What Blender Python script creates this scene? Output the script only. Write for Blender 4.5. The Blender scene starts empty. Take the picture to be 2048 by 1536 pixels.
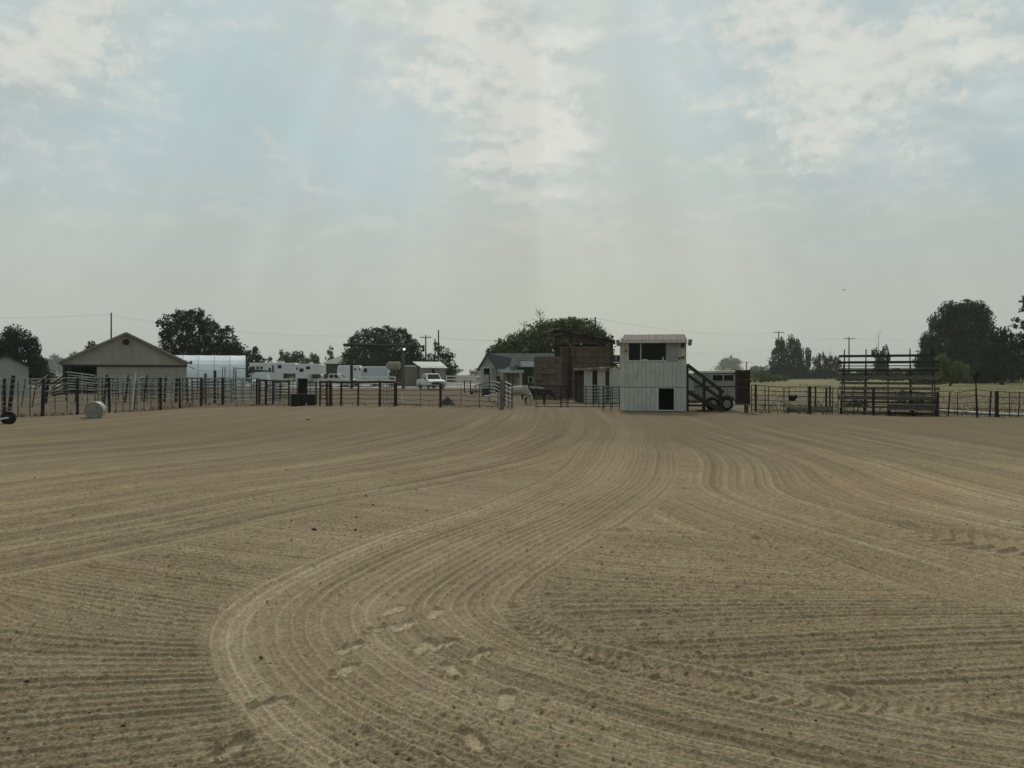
import bpy, bmesh, math, random
import numpy as np
from mathutils import Vector, Matrix, Euler

R = math.radians
rnd = random.Random(7)
scene = bpy.context.scene
COL = scene.collection

# ------------------------------------------------------------------ camera
CAMH, F, HOR = 1.8, 1500.0, 748.0          # eye height, focal length and horizon row of the 2048 px photograph
cam_d = bpy.data.cameras.new('camera')
cam_d.sensor_width = 36.0
cam_d.lens = 36.0 * F / 2048.0
cam_d.shift_y = -(768.0 - HOR) / 2048.0
cam_d.clip_start, cam_d.clip_end = 0.1, 5000
cam = bpy.data.objects.new('camera', cam_d)
cam.location = (0, 0, CAMH)
cam.rotation_euler = (R(90), 0, 0)
COL.objects.link(cam)
scene.camera = cam

# ------------------------------------------------------------------ light, view
SUN_EL, SUN_AZ = 47.0, 2.0                  # ahead of the camera, a little to the right
sun_d = bpy.data.lights.new('sun', 'SUN')
sun_d.energy = 1.35
sun_d.angle = R(11)
sun_d.color = (1.0, 0.93, 0.82)
sun = bpy.data.objects.new('sun', sun_d)
sdir = Vector((math.sin(R(SUN_AZ)) * math.cos(R(SUN_EL)), math.cos(R(SUN_AZ)) * math.cos(R(SUN_EL)), math.sin(R(SUN_EL))))
sun.rotation_euler = (-sdir).to_track_quat('-Z', 'Y').to_euler()
sun.location = sdir * 100
COL.objects.link(sun)

scene.view_settings.view_transform = 'Standard'
scene.view_settings.look = 'None'
scene.view_settings.exposure = 0.0
scene.view_settings.gamma = 1.0
scene.view_settings.use_curve_mapping = False
scene.render.engine = 'CYCLES'
scene.cycles.use_denoising = True
scene.cycles.max_bounces = 6
scene.cycles.volume_bounces = 1
scene.cycles.sample_clamp_indirect = 4.0

# ------------------------------------------------------------------ world
world = bpy.data.worlds.new('World')
scene.world = world
world.use_nodes = True


class NT:
    """small helper to write node trees"""
    def __init__(s, tree):
        s.t = tree
        tree.nodes.clear()

    def n(s, kind, **kw):
        nd = s.t.nodes.new(kind)
        for k, v in kw.items():
            setattr(nd, k, v)
        return nd

    def put(s, sock, v):
        if isinstance(v, bpy.types.NodeSocket):
            s.t.links.new(v, sock)
        else:
            sock.default_value = v

    def math(s, op, a, b=0.0, clamp=False):
        nd = s.n('ShaderNodeMath', operation=op, use_clamp=clamp)
        s.put(nd.inputs[0], a)
        s.put(nd.inputs[1], b)
        return nd.outputs[0]

    def vmath(s, op, a, b=(0, 0, 0), scale=None):
        nd = s.n('ShaderNodeVectorMath', operation=op)
        s.put(nd.inputs[0], a)
        s.put(nd.inputs[1], b)
        if scale is not None:
            s.put(nd.inputs['Scale'], scale)
        return nd.outputs['Value'] if op in ('DOT_PRODUCT', 'LENGTH') else nd.outputs[0]

    def rng(s, v, a, b, c=0.0, d=1.0, smooth=True):
        nd = s.n('ShaderNodeMapRange', interpolation_type='SMOOTHSTEP' if smooth else 'LINEAR', clamp=True)
        s.put(nd.inputs[0], v)
        for i, x in enumerate((a, b, c, d)):
            s.put(nd.inputs[1 + i], x)
        return nd.outputs[0]

    def mix(s, f, a, b, blend='MIX'):
        nd = s.n('ShaderNodeMix', data_type='RGBA', blend_type=blend)
        s.put(nd.inputs[0], f)
        s.put(nd.inputs[6], a)
        s.put(nd.inputs[7], b)
        return nd.outputs[2]

    def noise(s, vec, scale, detail=4.0, rough=0.5, dim='3D', w=None, dist=0.0):
        nd = s.n('ShaderNodeTexNoise', noise_dimensions=dim)
        if vec is not None and dim != '1D':
            s.put(nd.inputs['Vector'], vec)
        if w is not None:
            s.put(nd.inputs['W'], w)
        nd.inputs['Scale'].default_value = scale
        nd.inputs['Detail'].default_value = detail
        nd.inputs['Roughness'].default_value = rough
        nd.inputs['Distortion'].default_value = dist
        return nd.outputs['Fac'], nd.outputs['Color']


def pdir(px, py):
    return Vector(((px - 1024) / F, 1.0, (HOR - py) / F)).normalized()


def c4(c, k=1.0):
    return (c[0] * k, c[1] * k, c[2] * k, 1.0)


def build_world():
    w = NT(world.node_tree)
    out = w.n('ShaderNodeOutputWorld')
    bg = w.n('ShaderNodeBackground')
    bg.inputs['Strength'].default_value = 0.103
    w.t.links.new(bg.outputs[0], out.inputs[0])
    sky = w.n('ShaderNodeTexSky', sky_type='NISHITA')
    sky.sun_disc = False
    sky.sun_elevation = R(SUN_EL)
    sky.sun_rotation = R(SUN_AZ)
    sky.dust_density = 4.0
    sky.air_density = 1.0
    sky.ozone_density = 1.0
    D = w.n('ShaderNodeTexCoord').outputs['Generated']
    sep = w.n('ShaderNodeSeparateXYZ')
    w.put(sep.inputs[0], D)
    X, Y, Z = sep.outputs
    # thin grey veil over the clear sky
    veil_low, veil_high = c4((4.62, 4.97, 4.52)), c4((4.12, 5.36, 5.50))
    veil = w.mix(w.rng(Z, 0.10, 0.30), veil_low, veil_high)
    base = w.mix(0.93, sky.outputs[0], veil)
    # slow uneven smoke tone
    sm, _ = w.noise(D, 3.2, 3, 0.5)
    base = w.mix(w.rng(sm, 0.35, 0.7, 0.0, 0.35), base, c4((4.4, 4.7, 4.5)))
    # warm glow under the sun
    glow = w.rng(w.vmath('DOT_PRODUCT', D, tuple(pdir(1180, 520))), math.cos(R(17)), 1.0)
    base = w.mix(w.math('MULTIPLY', glow, 0.5), base, c4((5.2, 5.2, 4.4)))
    crown = w.rng(w.vmath('DOT_PRODUCT', D, tuple(pdir(1000, -150))), math.cos(R(22)), 1.0)
    base = w.mix(w.math('MULTIPLY', crown, 0.45), base, c4((5.9, 6.25, 6.0)))
    # clouds
    _, wc = w.noise(D, 7.0, 5, 0.6)
    wv = w.vmath('SCALE', w.vmath('SUBTRACT', wc, (0.5, 0.5, 0.5)), scale=0.28)
    DW = w.vmath('NORMALIZE', w.vmath('ADD', D, wv))
    total = None
    for px, py, rad, amt in [
        (880, 20, 6, .50), (960, 90, 6, .60), (1010, 170, 6, .55), (1080, 230, 5, .48), (900, 140, 5, .40), (980, 290, 6.0, .40), (1130, 330, 5.5, .36),
        (1180, 220, 3.2, .32), (1000, 400, 6, .22), (760, 95, 3.2, .42), (650, 110, 2.6, .5), (1120, 20, 4.0, .25),
        (1440, 40, 4, .45), (1560, 70, 5.5, .55), (1510, 160, 5, .55), (1680, 150, 6, .58), (1820, 140, 5.5, .62), (1930, 160, 5, .55), (2040, 45, 3.4, .6),
        (1430, 170, 3, .35), (1600, 285, 3.4, .26), (1690, 60, 5, .4),
        (40, 70, 6, .5), (170, 50, 6, .5), (110, 10, 6, .5), (500, 25, 2.3, .65), (400, 62, 2.4, .45), (270, 110, 2.2, .4), (60, 235, 4, .2),
        (330, 230, 8, -.45), (740, 270, 6, -.5), (560, 90, 3, -.4), (1285, 150, 4.5, -.6), (1330, 330, 5, -.35), (1960, 40, 2.6, -.3), (560, 330, 7, -.2),
    ]:
        d = w.vmath('DOT_PRODUCT', DW, tuple(pdir(px, py)))
        v = w.rng(d, math.cos(R(rad * 1.25)), math.cos(R(rad * 0.12)), 0.0, amt)
        total = v if total is None else w.math('ADD', total, v)
    zz = w.math('MAXIMUM', w.math('ADD', Z, 0.10), 0.05)
    cmb = w.n('ShaderNodeCombineXYZ')
    w.put(cmb.inputs[0], w.math('DIVIDE', X, zz))
    w.put(cmb.inputs[1], w.math('DIVIDE', Y, zz))
    cp = cmb.outputs[0]
    n1, _ = w.noise(cp, 2.6, 9, 0.6, dist=0.25)
    mpn = w.n('ShaderNodeMapping')
    w.put(mpn.inputs[0], D)
    mpn.inputs['Scale'].default_value = (1, 1, 1.9)
    DS = mpn.outputs[0]
    n2, _ = w.noise(DS, 12.0, 7, 0.56)
    nn = w.math('ADD', w.math('MULTIPLY', n1, 0.5), w.math('MULTIPLY', n2, 0.5))
    nb, _ = w.noise(DW, 21.0, 5, 0.5)
    nb2, _ = w.noise(DW, 44.0, 4, 0.5)
    bil = w.math('ADD', w.math('ABSOLUTE', w.math('SUBTRACT', nb, 0.5)), w.math('MULTIPLY', w.math('ABSOLUTE', w.math('SUBTRACT', nb2, 0.5)), 0.5))
    nn = w.math('ADD', nn, w.math('MULTIPLY', w.math('SUBTRACT', bil, 0.12), 0.5))
    dens = w.math('ADD', w.math('MULTIPLY', w.math('SUBTRACT', nn, 0.5), 3.6), w.math('MULTIPLY', total, 0.60))
    mask = w.rng(dens, 0.0, 0.95)
    thin = w.rng(dens, -0.55, 0.30, 0.0, 0.5)
    fade = w.rng(Z, 0.10, 0.26)
    mask = w.math('MULTIPLY', w.math('MAXIMUM', mask, thin), fade)
    n3, _ = w.noise(w.vmath('ADD', DS, (0, 0.0, 0.02)), 12.0, 7, 0.56)
    lit = w.rng(w.math('ADD', w.math('SUBTRACT', n2, n3), w.math('MULTIPLY', w.math('SUBTRACT', dens, 0.25), 0.16)), -0.14, 0.18)
    ccol = w.mix(lit, c4((5.05, 5.45, 5.3)), c4((6.9, 6.95, 6.4)))
    col = w.mix(w.math('MULTIPLY', mask, 0.9), base, ccol)
    # faint sun rays falling from the cloud gaps, fanned about the sun
    e1 = Vector((math.cos(R(SUN_AZ)), -math.sin(R(SUN_AZ)), 0))
    e2 = sdir.cross(e1)
    a = w.vmath('DOT_PRODUCT', D, tuple(e1))
    b = w.vmath('DOT_PRODUCT', D, tuple(e2))
    b = w.math('ABSOLUTE', b)
    phi = w.math('ARCTAN2', a, w.math('ADD', b, 0.02))
    ray, _ = w.noise(None, 4.4, 2.5, 0.55, dim='1D', w=phi)
    gain = w.rng(ray, 0.34, 0.66, 0.958, 1.046)
    gain = w.math('ADD', 1.0, w.math('MULTIPLY', w.math('SUBTRACT', gain, 1.0), w.rng(Z, 0.0, 0.16, 0.35, 1.0)))
    # hazy sky: brightest round the veiled sun, dimmer in the half of the sky turned away from it
    away = w.vmath('DOT_PRODUCT', D, tuple(sdir))
    gain = w.math('MULTIPLY', gain, w.rng(away, math.cos(R(125)), math.cos(R(52)), 0.36, 1.0))
    vs = w.n('ShaderNodeVectorMath', operation='SCALE')
    w.put(vs.inputs[0], col)
    w.put(vs.inputs['Scale'], gain)
    w.put(bg.inputs['Color'], vs.outputs[0])


build_world()

# ------------------------------------------------------------------ helpers


def gx(px, Y):
    return (px - 1024) / F * Y


def gz(py, Y):
    return CAMH - (py - HOR) / F * Y


def gY(py):
    return CAMH * F / (py - HOR)


def gp(px, py):
    """ground point seen at a pixel"""
    Y = gY(py)
    return (gx(px, Y), Y)


_mats = {}


def mat(name, col, rough=0.7, var=0.18, scale=3.0, bump=0.0, bscale=30.0, metal=0.0, col2=None, streak=False, spec=0.3, aniso=(1, 1, 1)):
    if name in _mats:
        return _mats[name]
    m = bpy.data.materials.new(name)
    m.use_nodes = True
    t = NT(m.node_tree)
    out = t.n('ShaderNodeOutputMaterial')
    bs = t.n('ShaderNodeBsdfPrincipled')
    t.t.links.new(bs.outputs[0], out.inputs[0])
    co = t.n('ShaderNodeTexCoord').outputs['Object']
    oi = t.n('ShaderNodeObjectInfo')
    mp = t.n('ShaderNodeMapping')
    t.put(mp.inputs[0], co)
    mp.inputs['Scale'].default_value = aniso
    off = t.vmath('SCALE', (37.1, 17.3, 9.7), scale=oi.outputs['Random'])
    v = t.vmath('ADD', mp.outputs[0], off)
    f, _ = t.noise(v, scale, 6, 0.6)
    c2 = col2 if col2 else tuple(x * (1 - 2.0 * var) for x in col)
    c = t.mix(t.rng(f, 0.3, 0.72), c4(col), c4(c2))
    jit = t.math('ADD', 1.0 - var * 0.5, t.math('MULTIPLY', oi.outputs['Random'], var))
    sc = t.n('ShaderNodeVectorMath', operation='SCALE')
    t.put(sc.inputs[0], c)
    t.put(sc.inputs['Scale'], jit)
    c = sc.outputs[0]
    if streak:
        mp2 = t.n('ShaderNodeMapping')
        t.put(mp2.inputs[0], v)
        mp2.inputs['Scale'].default_value = (9, 9, 0.7)
        s, _ = t.noise(mp2.outputs[0], 1.6, 5, 0.65)
        c = t.mix(t.rng(s, 0.48, 0.75, 0, 0.55), c, c4(tuple(x * 0.55 for x in col)))
    t.put(bs.inputs['Base Color'], c)
    bs.inputs['Roughness'].default_value = rough
    bs.inputs['Metallic'].default_value = metal
    bs.inputs['Specular IOR Level'].default_value = spec
    if bump:
        b, _ = t.noise(v, bscale, 5, 0.6)
        bn = t.n('ShaderNodeBump')
        bn.inputs['Strength'].default_value = bump
        bn.inputs['Distance'].default_value = 0.03
        t.put(bn.inputs['Height'], b)
        t.t.links.new(bn.outputs[0], bs.inputs['Normal'])
    _mats[name] = m
    return m


class MB:
    def __init__(s):
        s.v, s.f = [], []

    def quad(s, a, b, c, d):
        i = len(s.v)
        s.v += [tuple(a), tuple(b), tuple(c), tuple(d)]
        s.f.append((i, i + 1, i + 2, i + 3))
        return s

    def box(s, c, size, rot=None):
        hx, hy, hz = size[0] / 2, size[1] / 2, size[2] / 2
        i = len(s.v)
        M = Euler(rot).to_matrix() if rot else None
        for x, y, z in ((-1, -1, -1), (1, -1, -1), (1, 1, -1), (-1, 1, -1), (-1, -1, 1), (1, -1, 1), (1, 1, 1), (-1, 1, 1)):
            p = Vector((x * hx, y * hy, z * hz))
            if M:
                p = M @ p
            s.v.append((p.x + c[0], p.y + c[1], p.z + c[2]))
        s.f += [tuple(i + k for k in q) for q in ((0, 3, 2, 1), (4, 5, 6, 7), (0, 1, 5, 4), (1, 2, 6, 5), (2, 3, 7, 6), (3, 0, 4, 7))]
        return s

    def span(s, x0, x1, y0, y1, z0, z1):
        return s.box(((x0 + x1) / 2, (y0 + y1) / 2, (z0 + z1) / 2), (abs(x1 - x0), abs(y1 - y0), abs(z1 - z0)))

    def bar(s, a, b, w, h, up=(0, 0, 1)):
        """rectangular bar from a to b: w across, h along 'up'"""
        a, b = Vector(a), Vector(b)
        d = (b - a).normalized()
        u = Vector(up)
        if abs(d.dot(u)) > 0.98:
            u = Vector((0, 1, 0))
        x = d.cross(u).normalized() * (w / 2)
        y = x.cross(d).normalized() * (h / 2)
        i = len(s.v)
        for p in (a, b):
            for sx, sy in ((-1, -1), (1, -1), (1, 1), (-1, 1)):
                s.v.append(tuple(p + x * sx + y * sy))
        s.f += [(i, i + 1, i + 2, i + 3), (i + 7, i + 6, i + 5, i + 4)]
        for k in range(4):
            s.f.append((i + k, i + 4 + k, i + 4 + (k + 1) % 4, i + (k + 1) % 4))
        return s

    def tube(s, pts, r, n=6, caps=True):
        pts = [Vector(p) for p in pts]
        rs = r if isinstance(r, (list, tuple)) else [r] * len(pts)
        rings = []
        ref = None
        for k, p in enumerate(pts):
            d = (pts[min(k + 1, len(pts) - 1)] - pts[max(k - 1, 0)])
            d = d.normalized() if d.length > 1e-9 else Vector((0, 0, 1))
            u = Vector((0, 0, 1)) if abs(d.z) < 0.9 else Vector((0, 1, 0))
            if ref is not None:
                u = ref
            x = d.cross(u)
            x = x.normalized() if x.length > 1e-6 else Vector((1, 0, 0))
            y = x.cross(d).normalized()
            ref = y
            i = len(s.v)
            for j in range(n):
                a = 2 * math.pi * j / n
                q = p + (x * math.cos(a) + y * math.sin(a)) * rs[k]
                s.v.append(tuple(q))
            rings.append(i)
        for k in range(len(rings) - 1):
            a, b = rings[k], rings[k + 1]
            for j in range(n):
                s.f.append((a + j, a + (j + 1) % n, b + (j + 1) % n, b + j))
        if caps:
            s.f.append(tuple(rings[0] + j for j in range(n - 1, -1, -1)))
            s.f.append(tuple(rings[-1] + j for j in range(n)))
        return s

    def prism(s, poly, axis, a, b):
        """polygon of (u, v) extruded along axis from a to b; axis 'x': (y,z), 'y': (x,z), 'z': (x,y)"""
        i = len(s.v)
        n = len(poly)
        for t in (a, b):
            for u, v in poly:
                s.v.append((t, u, v) if axis == 'x' else (u, t, v) if axis == 'y' else (u, v, t))
        s.f.append(tuple(i + k for k in range(n)))
        s.f.append(tuple(i + n + k for k in range(n - 1, -1, -1)))
        for k in range(n):
            s.f.append((i + k, i + n + k, i + n + (k + 1) % n, i + (k + 1) % n))
        return s

    def mesh(s, name, m=None, smooth=False):
        me = bpy.data.meshes.new(name)
        me.from_pydata(s.v, [], s.f)
        bm = bmesh.new()
        bm.from_mesh(me)
        bmesh.ops.recalc_face_normals(bm, faces=bm.faces)
        bm.to_mesh(me)
        bm.free()
        if m:
            me.materials.append(m)
        if smooth:
            me.polygons.foreach_set('use_smooth', [True] * len(me.polygons))
        return me

    def build(s, name, m, parent=None, smooth=False, bevel=0.0, loc=None):
        o = bpy.data.objects.new(name, s.mesh(name, m, smooth))
        COL.objects.link(o)
        if parent:
            o.parent = parent
        if loc:
            o.location = loc
        if bevel:
            b = o.modifiers.new('bevel', 'BEVEL')
            b.width = bevel
            b.segments = 2
            b.limit_method = 'ANGLE'
        return o


def inst(name, me, parent=None, loc=(0, 0, 0), rot=None):
    o = bpy.data.objects.new(name, me)
    COL.objects.link(o)
    if parent:
        o.parent = parent
    o.location = loc
    if rot:
        o.rotation_euler = rot
    return o


def tag(o, label=None, cat=None, group=None, kind=None):
    for k, v in (('label', label), ('category', cat), ('group', group), ('kind', kind)):
        if v:
            o[k] = v
    return o


def thing(name, label, cat, loc=(0, 0, 0), rz=0.0, group=None):
    o = bpy.data.objects.new(name, None)
    o.empty_display_size = 0.2
    COL.objects.link(o)
    o.location = loc
    o.rotation_euler = (0, 0, rz)
    return tag(o, label, cat, group)


# ------------------------------------------------------------------ numpy noise for the ground
_rs = np.random.RandomState(11)
_tab = _rs.rand(512, 512).astype(np.float32)


def vnoise(x, y, seed=0):
    x = x + seed * 17.37
    y = y + seed * 41.11
    xi = np.floor(x).astype(np.int64)
    yi = np.floor(y).astype(np.int64)
    fx = (x - xi).astype(np.float32)
    fy = (y - yi).astype(np.float32)
    fx = fx * fx * (3 - 2 * fx)
    fy = fy * fy * (3 - 2 * fy)
    x0, x1, y0, y1 = xi & 511, (xi + 1) & 511, yi & 511, (yi + 1) & 511
    a = _tab[x0, y0] * (1 - fx) + _tab[x1, y0] * fx
    b = _tab[x0, y1] * (1 - fx) + _tab[x1, y1] * fx
    return a * (1 - fy) + b * fy - 0.5


def smooth_curve(pts, sub=8):
    out = []
    n = len(pts)
    for i in range(n - 1):
        p0, p1, p2, p3 = (np.array(pts[max(i - 1, 0)], float), np.array(pts[i], float), np.array(pts[i + 1], float), np.array(pts[min(i + 2, n - 1)], float))
        for k in range(sub):
            t = k / sub
            out.append(0.5 * ((2 * p1) + (-p0 + p2) * t + (2 * p0 - 5 * p1 + 4 * p2 - p3) * t * t + (-p0 + 3 * p1 - 3 * p2 + p3) * t ** 3))
    out.append(np.array(pts[-1], float))
    return np.array(out)


def curve_dist(pts, X, Y, ext=True):
    """signed distance (positive on the left of travel) and arc length along a polyline"""
    best = np.full(X.shape, 1e18)
    sd = np.zeros(X.shape)
    sl = np.zeros(X.shape)
    acc = 0.0
    n = len(pts)
    for i in range(n - 1):
        ax, ay = pts[i]
        bx, by = pts[i + 1]
        dx, dy = bx - ax, by - ay
        L = math.hypot(dx, dy)
        if L < 1e-6:
            continue
        ux, uy = dx / L, dy / L
        rx, ry = X - ax, Y - ay
        t = rx * ux + ry * uy
        lo = -1e9 if (i == 0 and ext) else 0.0
        hi = 1e9 if (i == n - 2 and ext) else L
        tc = np.clip(t, lo, hi)
        qx, qy = rx - tc * ux, ry - tc * uy
        d2 = qx * qx + qy * qy
        cr = ux * ry - uy * rx
        m = d2 < best
        best = np.where(m, d2, best)
        sd = np.where(m, np.sign(cr) * np.sqrt(d2), sd)
        sl = np.where(m, acc + tc, sl)
        acc += L
    return sd, sl


def sstep(x, a, b):
    t = np.clip((x - a) / (b - a), 0, 1)
    return t * t * (3 - 2 * t)


# ------------------------------------------------------------------ ground of the arena
def soil_material(name, base, dark, pale, use_attr):
    m = bpy.data.materials.new(name)
    m.use_nodes = True
    t = NT(m.node_tree)
    out = t.n('ShaderNodeOutputMaterial')
    bs = t.n('ShaderNodeBsdfPrincipled')
    t.t.links.new(bs.outputs[0], out.inputs[0])
    co = t.n('ShaderNodeTexCoord').outputs['Object']
    f1, _ = t.noise(co, 0.28, 4, 0.55)
    f2, _ = t.noise(co, 1.7, 5, 0.6)
    f3, _ = t.noise(co, 55.0, 4, 0.7)
    f4, _ = t.noise(co, 0.09, 3, 0.5)
    c = t.mix(t.rng(f1, 0.33, 0.68), c4(base), c4(dark))
    c = t.mix(t.rng(f2, 0.42, 0.75, 0, 0.6), c, c4(pale))
    c = t.mix(t.rng(f4, 0.4, 0.65, 0, 0.5), c, c4((base[0] * 1.08, base[1] * 0.94, base[2] * 0.86)))
    if use_attr:
        at = t.n('ShaderNodeAttribute', attribute_name='moist_shade')  # damp and dry soil plus painted light and shade
        c = t.mix(t.rng(at.outputs['Fac'], 0.0, 1.15, 0.0, 0.86, smooth=False), c, c4(tuple(x * 0.56 for x in dark)))
        c = t.mix(t.rng(at.outputs['Fac'], 0.0, -0.4, 0.0, 0.7, smooth=False), c, c4((0.50, 0.41, 0.275)))
    f5, _ = t.noise(co, 16.0, 6, 0.75)
    sc = t.n('ShaderNodeVectorMath', operation='SCALE')
    t.put(sc.inputs[0], c)
    t.put(sc.inputs['Scale'], t.math('MULTIPLY', t.rng(f3, 0.28, 0.72, 0.66, 1.34), t.rng(f5, 0.28, 0.72, 0.80, 1.20)))
    t.put(bs.inputs['Base Color'], sc.outputs[0])
    bs.inputs['Roughness'].default_value = 0.95
    bs.inputs['Specular IOR Level'].default_value = 0.1
    g1, _ = t.noise(co, 38.0, 6, 0.7)
    bn = t.n('ShaderNodeBump')
    bn.inputs['Strength'].default_value = 0.75
    bn.inputs['Distance'].default_value = 0.02
    t.put(bn.inputs['Height'], g1)
    t.t.links.new(bn.outputs[0], bs.inputs['Normal'])
    return m


M_SOIL = soil_material('arena_soil', (0.366, 0.284, 0.176), (0.288, 0.221, 0.137), (0.418, 0.334, 0.216), True)
M_YARD = soil_material('yard_soil', (0.155, 0.122, 0.080), (0.108, 0.086, 0.057), (0.19, 0.155, 0.10), False)

U_LINE = smooth_curve([(4.6, 46), (4.4, 34), (3.7, 24), (2.7, 17.8), (1.8, 13.2), (0.65, 9.9), (-0.42, 7.75), (-0.92, 6.4), (-0.99, 5.45),
                       (-0.55, 4.5), (0.2, 3.85), (1.2, 3.25), (2.6, 2.75), (5, 2.3)])
A_LINE = smooth_curve([(4.0, 46), (3.6, 32), (2.9, 23), (1.5, 16.5), (-0.4, 12.6), (-2.1, 10.2), (-3.3, 8.1), (-4.5, 6.4), (-6.2, 4.6), (-9, 2.3)])
B_LINE = smooth_curve([(5.4, 46), (5.2, 34), (4.7, 24), (3.7, 15.5), (2.95, 12.2), (2.0, 10.2), (1.6, 9.2), (2.2, 7.95), (3.05, 6.3), (3.9, 5.55), (6.2, 4.0)])
BG_LINE = smooth_curve([(5.6, 46), (5.2, 30), (4.75, 20), (4.5, 14), (4.5, 10), (4.9, 7), (5.8, 4.5), (7.4, 2)])
TREAD_A = smooth_curve([(0.1, 6.5), (0.06, 5.7), (0.14, 5.15), (0.40, 4.75), (0.85, 4.38), (1.35, 4.12), (2.0, 4.0), (3.0, 4.12)])
TREAD_B = smooth_curve([(1.05, 8.35), (1.7, 8.25), (2.3, 8.05), (3.0, 7.6)])
TREAD_C = smooth_curve([(3.9, 9.3), (4.4, 8.5), (5.0, 7.75), (5.8, 7.4)])
FEET = [(790, 1226, 60), (870, 1234, 82), (765, 1264, 35), (812, 1259, 62), (703, 1304, 55), (846, 1302, 70), (886, 1298, 40), (688, 1352, 72), (958, 1320, 50),
        (905, 1350, -62), (1012, 1412, 84), (946, 1494, -60), (536, 1420, 40), (462, 1512, 64)]


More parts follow.
